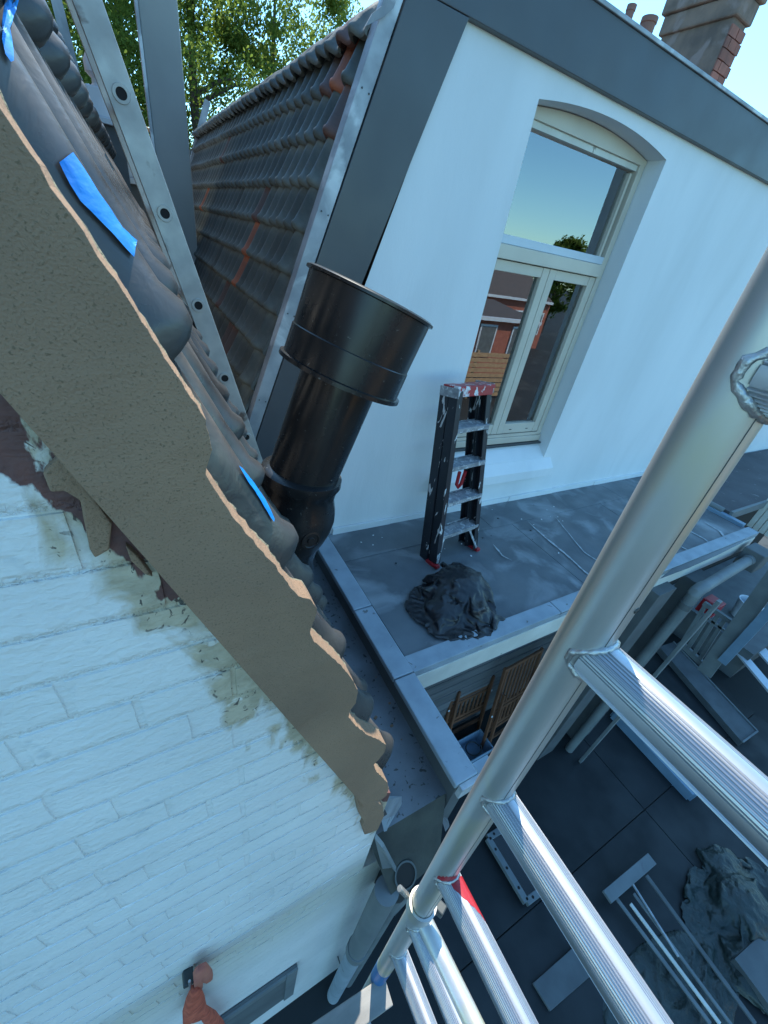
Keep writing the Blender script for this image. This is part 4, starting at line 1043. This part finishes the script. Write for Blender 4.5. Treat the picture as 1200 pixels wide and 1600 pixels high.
def put_heap(name, me, c, m, label, cat, rotz=0, lv=1):
    me.name = name; me.shade_smooth(); me.materials.clear(); me.materials.append(m)
    me.transform(Matrix.Rotation(rotz, 4, 'Z') @ Matrix.Diagonal((1.08, 1.08, .68, 1)))
    o = bpy.data.objects.new(name, me); COL.objects.link(o); o.location = c
    u = o.modifiers.new('s', 'SUBSURF'); u.levels = lv; u.render_levels = lv
    return tag(o, label, cat)
bx = [at(632, 962, z=DZ), at(780, 935, z=DZ), at(742, 1003, z=DZ + .05), at(715, 885, z=DZ)]
bc = (bx[0] + bx[1] + bx[2] + bx[3]) / 4; bc.z = DZ
put_heap('rubbish_bag', cloth_heap(58, (.33, .31), [(.06, .04, .13, .15), (-.07, -.03, .08, .08), (.05, -.1, .06, .06)], 45, 3, .03, .25, 1.36), bc + Vector((-.02, .035, .003)), M['bag'],
         'crumpled black plastic rubbish bag lying on the grey flat roof', 'bag')

# ------------------------------------------------------------------ SCAFFOLD
sx, sy = .365, .119
sc = thing('scaffold_tower', 'silver aluminium scaffold frame with an upright and ribbed rungs, close to the camera', 'scaffold', (sx, sy, GZ))
def SC(mb, name, m, parent=sc, **k):
    o = mb.build(name, m, parent, **k)
    if parent is sc: o.matrix_parent_inverse = Matrix.Translation((-sx, -sy, -GZ))
    return o
R0 = .0245
SC(MB().tube([(sx, sy, -1.24), (sx, sy, .9)], R0, 64), 'upright', M['alu'], smooth=True)
SC(MB().tube([(sx, sy - .95, -1.24), (sx, sy - .95, .9)], R0, 48), 'upright', M['alu'], smooth=True)
for a_ in (-112, -60):        # extrusion seams of the tube
    a_ = math.radians(a_); c_ = Vector((sx + math.cos(a_) * R0 * .9995, sy + math.sin(a_) * R0 * .9995, 0))
    SC(MB().bar(c_ + Vector((0, 0, -1.2)), c_ + Vector((0, 0, .9)), .0007, .0007), 'seam', M['darkmetal'])
a_ = math.radians(-88)
SC(MB().lathe([(0, .0035), (.001, .0033), (.0015, .001)], (sx + math.cos(a_) * R0, sy + math.sin(a_) * R0, -.236), (math.cos(a_), math.sin(a_), 0), 12), 'rivet', M['darkmetal'])
# ribbed rung profile
def rung_profile():
    pr = []; n_ = 176; r_ = .0242
    for i in range(n_):
        a = 2 * PI * i / n_
        rr_ = r_
        deg = math.degrees(a) % 90
        if 15 < deg < 75: rr_ = r_ - (.0019 if (i % 4) < 2 else 0)
        pr.append((math.cos(a) * rr_, math.sin(a) * rr_))
    return pr
rp_ = rung_profile()
def rung(z, name='rung', y1=-.95, x=sx, m=None):
    n_ = len(rp_); vs = [(x + a, sy - R0 * .55, z + b2) for a, b2 in rp_] + [(x + a, sy + y1 + R0 * .6, z + b2) for a, b2 in rp_]
    mb = MB(); mb.add(vs, [(i, i + n_, (i + 1) % n_ + n_, (i + 1) % n_) for i in range(n_)])
    r_ = SC(mb, name, m or M['alu_rib'], smooth=8)
    # weld collar, saddle shaped
    for yy, sg in ((sy, -1), (sy + y1, 1)):
        ring = []; seg = 48
        for k in range(seg):
            a = 2 * PI * k / seg; rx_ = .0252
            dx = math.cos(a) * rx_ ; dz = math.sin(a) * rx_
            yv = math.sqrt(max(1e-6, R0 ** 2 - min(dx * dx, (R0 * .985) ** 2)))
            ring.append(Vector((x + dx * .97, yy + sg * (yv + .001), z + dz)))
        tb = MB(); vs = []; ss = 8
        for k in range(seg):
            p = ring[k]; t_ = (ring[(k + 1) % seg] - ring[k - 1]).normalized(); u_ = (p - Vector((x, p.y, z))).normalized(); w_ = t_.cross(u_)
            rb_ = .0034 + .0008 * math.sin(k * 2.6) + .0006 * math.sin(k * .9)
            for q_ in range(ss): vs.append(p + (u_ * math.cos(2 * PI * q_ / ss) + w_ * math.sin(2 * PI * q_ / ss)) * rb_)
        tb.add(vs, [(k * ss + q_, k * ss + (q_ + 1) % ss, ((k + 1) % seg) * ss + (q_ + 1) % ss, ((k + 1) % seg) * ss + q_) for k in range(seg) for q_ in range(ss)])
        o = tb.build('weld', M['weld'], r_, smooth='all'); o.matrix_parent_inverse = Matrix.Identity(4)
    return r_
for zr in (.27, -.03, -.311, -.64, -.983): rr1 = rung(zr)
# red sprayed mark on the third visible rung and upright
M['sprayed'] = M['red_spray']
z = -.983; vs = []; NT = 20
for j in range(5):
    for i in range(NT):
        th = math.radians(-5 + 115 * i / (NT - 1)); ln = .085 * (1 - i / (NT - 1)) ** .8 + .006 + .002 * math.sin(i * 2.1)
        vs.append((sx + math.cos(th) * .0245, sy - .0255 - ln * j / 4, z + math.sin(th) * .0245))
SC(MB().add(vs, [(j * NT + i, j * NT + i + 1, (j + 1) * NT + i + 1, (j + 1) * NT + i) for j in range(4) for i in range(NT - 1)]), 'paint_mark', M['redclean'], smooth='all')
vs = []
for j in range(5):
    for i in range(NT):
        th = math.radians(-165 + 110 * i / (NT - 1)); hh_ = .012 + .028 * math.sin(PI * i / (NT - 1)) + .004 * math.sin(i * 2.7)
        vs.append((sx + math.cos(th) * (R0 + .0003), sy + math.sin(th) * (R0 + .0003), z + .012 + hh_ * j / 4))
SC(MB().add(vs, [(j * NT + i, j * NT + i + 1, (j + 1) * NT + i + 1, (j + 1) * NT + i) for j in range(4) for i in range(NT - 1)]), 'paint_mark', M['redclean'], smooth='all')
# joint to the lower frame
SC(MB().tube([(sx, sy, -1.32), (sx, sy, -1.2)], R0 * .9, 40), 'spigot', M['alu'], smooth=True)
SC(MB().tube([(sx, sy, -3.2), (sx, sy, -1.255)], R0, 48), 'upright', M['alu'], smooth=True)
SC(MB().tube([(sx, sy, -1.265), (sx, sy, -1.245)], R0 * 1.07, 40), 'weld_ring', M['weld'], smooth=True)
SC(MB().tube([(sx, sy, -2.02), (sx, sy, -1.85)], R0 * 1.02, 40), 'blue_band', M['blue_band'], smooth=True)
rung(-1.60); rung(-1.32)
for zr in (-2.65,): rung(zr)
SC(MB().tube([(sx, sy, GZ + .1), (sx, sy, -3.2)], R0, 32), 'upright', M['alu'], smooth=True)
SC(MB().tube([(sx, sy - .95, GZ + .1), (sx, sy - .95, -1.25)], R0, 32), 'upright', M['alu'], smooth=True)
# coupler clamped round the joint with its bolt
SC(MB().lathe([(0, R0 * 1.05), (0, R0 * 1.28), (.045, R0 * 1.28), (.045, R0 * 1.05)], (sx, sy, -1.245), (0, 0, 1), 40), 'coupler', M['alu'], smooth=30)
c = at(728, 1418, y=sy - .03)
SC(MB().cbox((sx + .034, sy - .02, -1.222), .022, .03, .028, Matrix.Rotation(.4, 3, 'Z')), 'coupler_bolt', M['darkmetal'], bevel=.003)
SC(MB().tube([(sx - .02, sy + .03, -1.225), (sx - .035, sy + .045, -1.2)], .007, 10), 'coupler_pin', M['weld'], smooth=True)
# round guard tube clamped below, running out beside the rungs
SC(MB().tube([(sx + .012, sy + .0, -1.30), (sx + .06, sy - .95, -1.30)], .021, 40), 'guard_tube', M['alu'], smooth=True)
# timber scaffold plank end low in the frame
pk = thing('scaffold_plank', 'grey weathered scaffold board end low beside the aluminium frame', 'plank', (.3, .1, -2.2))
a, b_ = at(505, 1618, z=-2.0), at(606, 1548, z=-2.0)
o = MB().bar(a - (b_ - a) * 2.5, b_, .07, .035).build('board', mat('pale_scaffold_board', (.3, .29, .27), (.18, .175, .165), 14, rough=.85, bump=.6, bscale=40, bdist=.003, stretch=(.3, 1, 1)), pk, bevel=.003); o.matrix_parent_inverse = Matrix.Translation((-.3, -.1, 2.2))

# the frame stands a degree out of plumb
sc.location = (.4327, .051, GZ); sc.rotation_euler = (-.016, -.018, 0)

# ------------------------------------------------------------------ white downpipe of the left house
wp = thing('white_downpipe', 'pale downpipe dropping from the gutter end beside the white brick wall', 'downpipe', (.55, .3, GZ))
a = at(603, 1408, y=.27); 
def WP(mb, name, m, **k):
    o = mb.build(name, m, wp, **k); o.matrix_parent_inverse = Matrix.Translation((-.55, -.3, -GZ)); return o
WP(MB().tube([(a.x - .005, .285, a.z + .1), (a.x - .005, .285, -3.15)], .050, 28), 'pipe', M['greyblue'], smooth=True)
WP(MB().tube([(a.x - .005, .285, -3.1), (a.x - .005, .285, -3.2)], .056, 28), 'socket', M['greyblue'], smooth=True)
WP(MB().tube([(a.x - .005, .285, -3.2), (a.x - .005, .285, GZ)], .047, 28), 'pipe', M['cap'], smooth=True)
WP(MB().tube([(a.x + .12, .30, a.z + .02), (a.x + .12, .30, GZ)], .038, 28), 'pipe', M['greyblue'], smooth=True)

# ------------------------------------------------------------------ orange rag on a wall bracket
rg = thing('orange_rag', 'faded orange cloth tied to a small dark bracket on the white wall', 'rag', tuple(at(318, 1530, y=.36)))
rloc = Vector(rg.location)
def RG(mb, name, m, **k):
    o = mb.build(name, m, rg, **k); o.matrix_parent_inverse = Matrix.Translation(-rloc); return o
def ragpiece(px_, name, m, yb=.345, bulge=.012):
    pts = [at(u, v, y=yb) for u, v in px_]; cx = sum((p for p in pts), Vector()) / len(pts)
    bm_ = MB(); n_ = len(pts); vs = []
    for ring, (s_, dy) in enumerate(((1, .012), (1, 0), (.7, -bulge * .8), (.35, -bulge), (.0, -bulge * 1.1))):
        for p in pts: q = cx + (p - cx) * s_; vs.append(q + Vector((.004 * mn.noise(q * 90), dy + .008 * mn.noise(q * 45) + .004 * mn.noise(q * 120), .004 * mn.noise(q * 90 + Vector((5, 5, 5))))))
    bm_.add(vs, [(r_ * n_ + i, r_ * n_ + (i + 1) % n_, (r_ + 1) * n_ + (i + 1) % n_, (r_ + 1) * n_ + i) for r_ in range(4) for i in range(n_)])
    return RG(bm_, name, m, smooth='all')
ragpiece([(306, 1520), (312, 1514), (322, 1512), (329, 1520), (333, 1524), (333, 1530), (326, 1534), (317, 1534), (315, 1548), (301, 1550), (303, 1540), (302, 1530)], 'knot', M['pinkcloth'], bulge=.005)
ragpiece([(299, 1546), (314, 1544), (320, 1562), (323, 1576), (314, 1594), (300, 1598), (286, 1604), (286, 1590), (292, 1566), (296, 1556)], 'cloth_tail', M['orange'], .338)
ragpiece([(317, 1574), (324, 1577), (338, 1585), (350, 1600), (356, 1616), (330, 1616), (320, 1604), (314, 1592)], 'cloth_tail', M['orange'], .334)
a = at(294, 1527, y=.37)
RG(MB().cbox(a, .03, .04, .022, Matrix.Rotation(.3, 3, 'Y')), 'bracket', M['darkmetal'], bevel=.004)
RG(MB().tube([at(296, 1533, y=.35), at(299, 1550, y=.35)], .004, 8), 'hook', M['weld'], smooth=True)

# ------------------------------------------------------------------ YARD below
def chair(u, v, label, wid=.5, h=.95, lean=.18, rot=0):
    p = at(u, v, z=GZ); t = thing('folding_chair', label, 'chair', tuple(p), 'folding garden chairs', rot=(math.radians(-8), 0, rot))
    k = lambda mb, nm: mb.build(nm, M['teak'], t, bevel=.002)
    for x in (0, wid): k(MB().box(x, x + .03, 0, .03, 0, h), 'leg')
    for x in (.045, wid - .045): k(MB().box(x, x + .025, -.045, -.015, 0, h * .72), 'leg')
    for z in (.1, .3, .36, .62, .68, h - .05): k(MB().box(.031, wid - .001, .002, .026, z, z + .04), 'crossbar')
    for (z0, z1) in ((.40, .62), (.72, h - .05)):
        for i in range(8):
            x = .05 + i * (wid - .09) / 7.6; k(MB().box(x, x + .025, .005, .02, z0, z1), 'slat')
    for s_ in (-.01, wid + .03): o = MB().lathe([(0, .014), (.006, .01), (.006, 0)], (s_ + .01, -.002, .6), (0, -1, 0), 10).build('hinge_bolt', M['plasticwhite'], t)
chair(688, 1166, 'brown slatted folding chair leaning on the grey plank wall, nearer the gutter', .57, 1.25)
chair(752, 1174, 'brown slatted folding chair leaning on the plank wall, behind the upright', .57, 1.3, rot=.06)
# tubs
tb = thing('storage_tub', 'dark blue plastic tub with a looped hose inside, in front of the chairs', 'tub', tuple(at(735, 1178, z=GZ)))
mb = MB(); wx_, wy_, hh = .36, .24, .2
o_ = [(-wx_ / 2, -wy_ / 2), (wx_ / 2, -wy_ / 2), (wx_ / 2, wy_ / 2), (-wx_ / 2, wy_ / 2)]
vs = [(x * .85, y * .85, 0) for x, y in o_] + [(x, y, hh) for x, y in o_] + [(x * .92, y * .9, hh) for x, y in o_] + [(x * .8, y * .78, .02) for x, y in o_]
fs = [(3, 2, 1, 0)]
for r_ in range(3): fs += [(r_ * 4 + i, r_ * 4 + (i + 1) % 4, (r_ + 1) * 4 + (i + 1) % 4, (r_ + 1) * 4 + i) for i in range(4)]
fs.append((12, 13, 14, 15)); mb.add(vs, fs); mb.build('tub', M['bluegrey'], tb, bevel=.004)
MB().tube([(math.cos(a * PI / 12) * .09, math.sin(a * PI / 12) * .075, .1 + a * .002) for a in range(25)], .008, 8).build('hose', M['darkmetal'], tb, smooth=True)
cb = thing('carton_box', 'small white and blue carton on the ground beside the tub', 'box', tuple(at(752, 1205, z=GZ)))
MB().box(-.11, .11, -.08, .08, 0, .12).build('carton', M['plasticwhite'], cb, bevel=.003)
MB().box(-.02, .1, -.083, -.0805, .01, .1).build('printed_panel', M['bluetape'], cb)

# window sash lying on the ground
ls = thing('glazed_sash', 'white framed glazed sash with screw heads lying flat on the dark paving', 'window sash', tuple(at(822, 1408, z=GZ + .09)))
l0 = Vector(ls.location)
A3, B3, C3 = at(762, 1310, z=GZ + .1), at(822, 1410, z=GZ + .1), at(866, 1376, z=GZ + .1)
yy = (B3 - A3); D3 = A3 + (C3 - B3)
for p, q, nm in ((A3, B3, 1), (B3, C3, 2), (C3, D3, 3), (D3, A3, 4)):
    o = MB().bar(p, q, .055, .05).build('frame_rail', M['greyblue'], ls, bevel=.004); o.matrix_parent_inverse = Matrix.Translation(-l0)
    for t in (.2, .5, .8):
        c = p.lerp(q, t) + Vector((0, 0, .026)); o = MB().lathe([(0, .012), (.003, .01), (.003, 0)], c, (0, 0, 1), 10).build('screw', M['darkhole'], ls); o.matrix_parent_inverse = Matrix.Translation(-l0)
o = MB().add([A3, B3, C3, D3], [(0, 1, 2, 3)]).build('pane', M['glass2'], ls); o.matrix_parent_inverse = Matrix.Translation(-l0)

# long planter with blue-grey edging
pl = thing('long_planter', 'long narrow planter with blue grey edging and dark soil', 'planter', tuple(at(1030, 1180, z=GZ))); p_l = Vector(pl.location)
A4, B4 = at(962, 1112, z=GZ + .15), at(1084, 1241, z=GZ + .15); C4 = at(1112, 1215, z=GZ + .15); D4 = A4 + (C4 - B4)
for p, q in ((A4, B4), (B4, C4), (C4, D4), (D4, A4)):
    o = MB().bar(p - Vector((0, 0, .07)), q - Vector((0, 0, .07)), .05, .16).build('edging', M['bluegrey'], pl, bevel=.004); o.matrix_parent_inverse = Matrix.Translation(-p_l)
o = MB().add([p - Vector((0, 0, .05)) for p in (A4, B4, C4, D4)], [(0, 1, 2, 3)]).build('soil', M['soil'], pl); o.matrix_parent_inverse = Matrix.Translation(-p_l)

# low raised bed beyond it
rbx = thing('raised_platform', 'low grey slab platform with a thin white edge under the scaffold rung', 'platform', tuple(at(1100, 1080, z=GZ))); p_r = Vector(rbx.location)
q = [at(u, v, z=GZ + .12) for u, v in ((1030, 1010), (1052, 1003), (1183, 1143), (1160, 1160))]
mb = MB().zprism([(p.x, p.y) for p in q], GZ + .005, GZ + .12); o = mb.build('slab', M['greydark'], rbx, bevel=.004); o.matrix_parent_inverse = Matrix.Translation(-p_r)
for a, b_ in ((q[1], q[2]), (q[2], q[3])):
    o = MB().bar(a + Vector((0, 0, .008)), b_ + Vector((0, 0, .008)), .02, .015).build('edge_strip', M['greyblue'], rbx); o.matrix_parent_inverse = Matrix.Translation(-p_r)

# metal profile and long strips
def stick(name, a, b_, w_, h_, m, label, cat, group=None):
    a, b_ = Vector(a), Vector(b_); c = (a + b_) / 2
    mb = MB().bar(a, b_, w_, h_); o = mb.build(name, m, bevel=.002); o.data.transform(Matrix.Translation(-c)); o.location = c
    tag(o, label, cat, group); return o
stick('metal_channel', at(948, 1402, z=GZ + .2), at(1018, 1342, z=GZ + .2), .09, .03, M['greyblue'], 'short galvanised channel lying across the ends of the long strips', 'metal channel')
lb = ['long pale trim strip beside the scaffold rung, nearest it', 'long pale trim strip second from the scaffold rung', 'long pale trim strip third from the scaffold rung', 'long thin trim strip lying askew on top of the others', 'long grey trim strip farthest from the scaffold rung']
sp = [((962, 1402), (1110, 1600), .03), ((985, 1412), (1125, 1600), .028), ((990, 1396), (1145, 1605), .025), ((984, 1374), (1060, 1495), .016), ((1010, 1368), (1180, 1600), .035)]
for i, (a, b_, w_) in enumerate(sp):
    stick('trim_strip', at(*a, z=GZ + .12 + .02 * i), at(*b_, z=GZ + .12 + .02 * i), w_, .015, (M['greyblue'], M['whitewood'], M['greyblue'], M['zinc'], M['greydark'])[i], lb[i], 'strip', 'long strips lying in the yard')
# tarpaulin heap
def heap(name, u, v, rx_, ry_, hz, m, label, cat, seed, z=GZ + .03):
    c = at(u, v, z=z); bm = bmesh.new(); bmesh.ops.create_grid(bm, x_segments=90, y_segments=90, size=1)
    for vv in bm.verts:
        x, y = vv.co.x, vv.co.y; r_ = math.hypot(x, y); edge = 1 + .25 * mn.noise(Vector((math.atan2(y, x) * 1.2, seed, 0)))
        k = max(0, 1 - (r_ / edge) ** 2)
        h = hz * k ** .6 * (.55 + .5 * mn.noise(Vector((x * 1.6, y * 1.6, seed)))) + .02 * k ** .3 * (1 - abs(mn.noise(Vector((x * 4, y * 3, seed + 5)))) * 2.4)
        sc3 = min(1, edge / max(r_, .01)) if r_ > edge else 1
        vv.co = Vector((x * rx_ * sc3, y * ry_ * sc3, max(0, h)))
    me = bpy.data.meshes.new(name); bm.to_mesh(me); bm.free(); me.shade_smooth(); me.materials.append(m)
    o = bpy.data.objects.new(name, me); COL.objects.link(o); o.location = c; tag(o, label, cat); return o
put_heap('tarpaulin', cloth_heap(64, (.34, .3), [(.02, .05, .1, .1), (-.12, -.05, .08, .06), (.14, -.08, .07, .05), (.1, .14, .06, .05)], 40, 9, .05, .22, 2.5), at(1175, 1450, z=GZ + .035), M['tarp'],
         'crumpled green grey tarpaulin heaped on the yard paving', 'tarpaulin')
heap('dust_sheet', 1050, 1580, .7, .35, .03, M['tarp'], 'flat grey green dust sheet spread under the long strips', 'sheet', 8)
stick('concrete_block', at(1170, 1540, z=GZ + .1), at(1215, 1495, z=GZ + .1), .3, .12, M['greydark'], 'dull grey block at the edge of the tarpaulin', 'block')
q = [at(u, v, z=GZ + .06) for u, v in ((833, 1536), (905, 1472), (940, 1510), (860, 1580))]
c = sum(q, Vector()) / 4
o = MB().zprism([(p.x - c.x, p.y - c.y) for p in q], -.025, .0).build('grey_panel', M['greydark'], bevel=.002); o.location = c
tag(o, 'flat grey sheet panel lying between the two lower rungs', 'panel')

# white slatted balustrade and tall boards of the neighbour
nf = thing('garden_gate', 'grey white slatted gate between tall boards below the downpipe', 'gate', tuple(at(1085, 1040, z=GZ))); p_n = Vector(nf.location)
XG = 6.2
def NG(mb, nm, m, **k):
    o = mb.build(nm, m, nf, **k); o.matrix_parent_inverse = Matrix.Translation(-p_n); return o
ga, gb = at(1100, 942, x=XG), at(1143, 972, x=XG); gc, gd_ = at(1062, 1003, x=XG), at(1100, 1040, x=XG)
NG(MB().bar(ga, gb, .05, .06), 'top_rail', M['greyblue']); NG(MB().bar(gc, gd_, .05, .08), 'bottom_rail', M['greyblue'])
NG(MB().bar(ga.lerp(gc, .2), gb.lerp(gd_, .2), .03, .03), 'mid_rail', M['greyblue'])
for t in (.08, .32, .56, .8): NG(MB().bar(ga.lerp(gb, t), gc.lerp(gd_, t), .045, .03, Vector((1, 0, 0))), 'slat', M['greyblue'])
ta = at(1205, 905, x=XG - .05); tb_ = at(1108, 1052, x=XG - .05)
NG(MB().bar(at(1215, 895, x=XG - .1), at(1100, 1052, x=XG - .1), .03, .17, Vector((0, 1, 0))), 'tall_board', M['greyblue'])
NG(MB().bar(at(1230, 925, x=XG - .15), at(1128, 1035, x=XG - .15), .03, .1, Vector((0, 1, 0))), 'tall_board', M['bluegrey'])
# person-free clutter in the dark corner: blue bucket and red crate
bk_ = at(1172, 925, z=-3.6)
sh = thing('shed_box', 'dark shed interior behind the gate', 'shed', (bk_.x + .3, bk_.y + .3, GZ))
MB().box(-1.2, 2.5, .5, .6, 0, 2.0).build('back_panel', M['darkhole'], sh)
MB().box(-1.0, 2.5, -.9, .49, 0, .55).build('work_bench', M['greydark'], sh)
bkt = thing('blue_bucket', 'pale blue bucket standing in the dark corner behind the gate', 'bucket', (bk_.x, bk_.y - .1, GZ + .56))
MB().lathe([(0, 0), (0, .12), (.3, .16), (.3, .165), (.31, .165), (.31, .15), (.02, .11), (.02, 0)], (0, 0, 0), (0, 0, 1), 28).build('bucket_body', M['plasticwhite'], bkt, smooth=30)
rc_ = at(1112, 945, x=6.5)
rct = thing('red_crate', 'small dark red crate above the slatted gate', 'crate', tuple(rc_))
MB().box(-.12, .12, -.1, .1, -.14, .08).build('crate_body', M['redclean'], rct, bevel=.005)
MB().box(-.1, .1, -.08, .08, .0801, .083).build('crate_lid', M['redclean'], rct)

# pale panels stacked in the right corner
for i, (a, b_, w_) in enumerate((((1158, 1022), (1240, 1120), .12), ((1180, 1005), (1260, 1095), .16), ((1200, 985), (1280, 1070), .16))):
    stick('pale_board', at(*a, z=GZ + .4), at(*b_, z=GZ + .4), w_ * 1.2, .03, M['plasticwhite'], ['pale board nearest the slab platform at the right edge', 'middle pale board of three at the right edge', 'pale board farthest from the slab platform at the right edge'][i], 'board', 'pale boards at the right edge')

# neighbour flat roof further right
NZ = -1.72
nr = thing('neighbour_flat_roof', 'dark flat roof of the next extension with a thin pale edge', 'flat roof', (6.5, 1.6, GZ))
def NR(mb, nm, m, **k):
    o = mb.build(nm, m, nr, **k); o.matrix_parent_inverse = Matrix.Translation((-6.5, -1.6, -GZ)); return o
NR(MB().box(5.03, 9.5, 1.20, 2.08, NZ - .1, NZ), 'roof_deck', M['deck2'])
NR(MB().box(5.03, 9.5, 1.17, 1.199, NZ - .08, NZ + .012), 'edge_trim', M['greyblue'], bevel=.002)
NR(MB().tube([(5.0, 1.25, NZ - .01), (5.0, 1.6, NZ - .01)], .03, 14), 'gutter_outlet', M['greyblue'], smooth=True)
NR(MB().box(6.1, 9.5, 1.9, 2.07, GZ, NZ - .101), 'wall', M['greydark'])
# pale window frames of the neighbour below
nw = thing('neighbour_window', 'pale framed glass door beyond the end of the flat roof', 'door', (5.9, 1.0, GZ)); 
for k in range(4):
    a, b_ = at(1172 + k * 9, 822 + k * 5, x=5.9), at(1196 + k * 9, 792 + k * 6, x=5.9)
    o = MB().bar(a, b_ + (b_ - a) * .6, .06, .05).build('frame_bar', M['whitewood'], nw); o.matrix_parent_inverse = Matrix.Translation((-5.9, -1.0, -GZ))
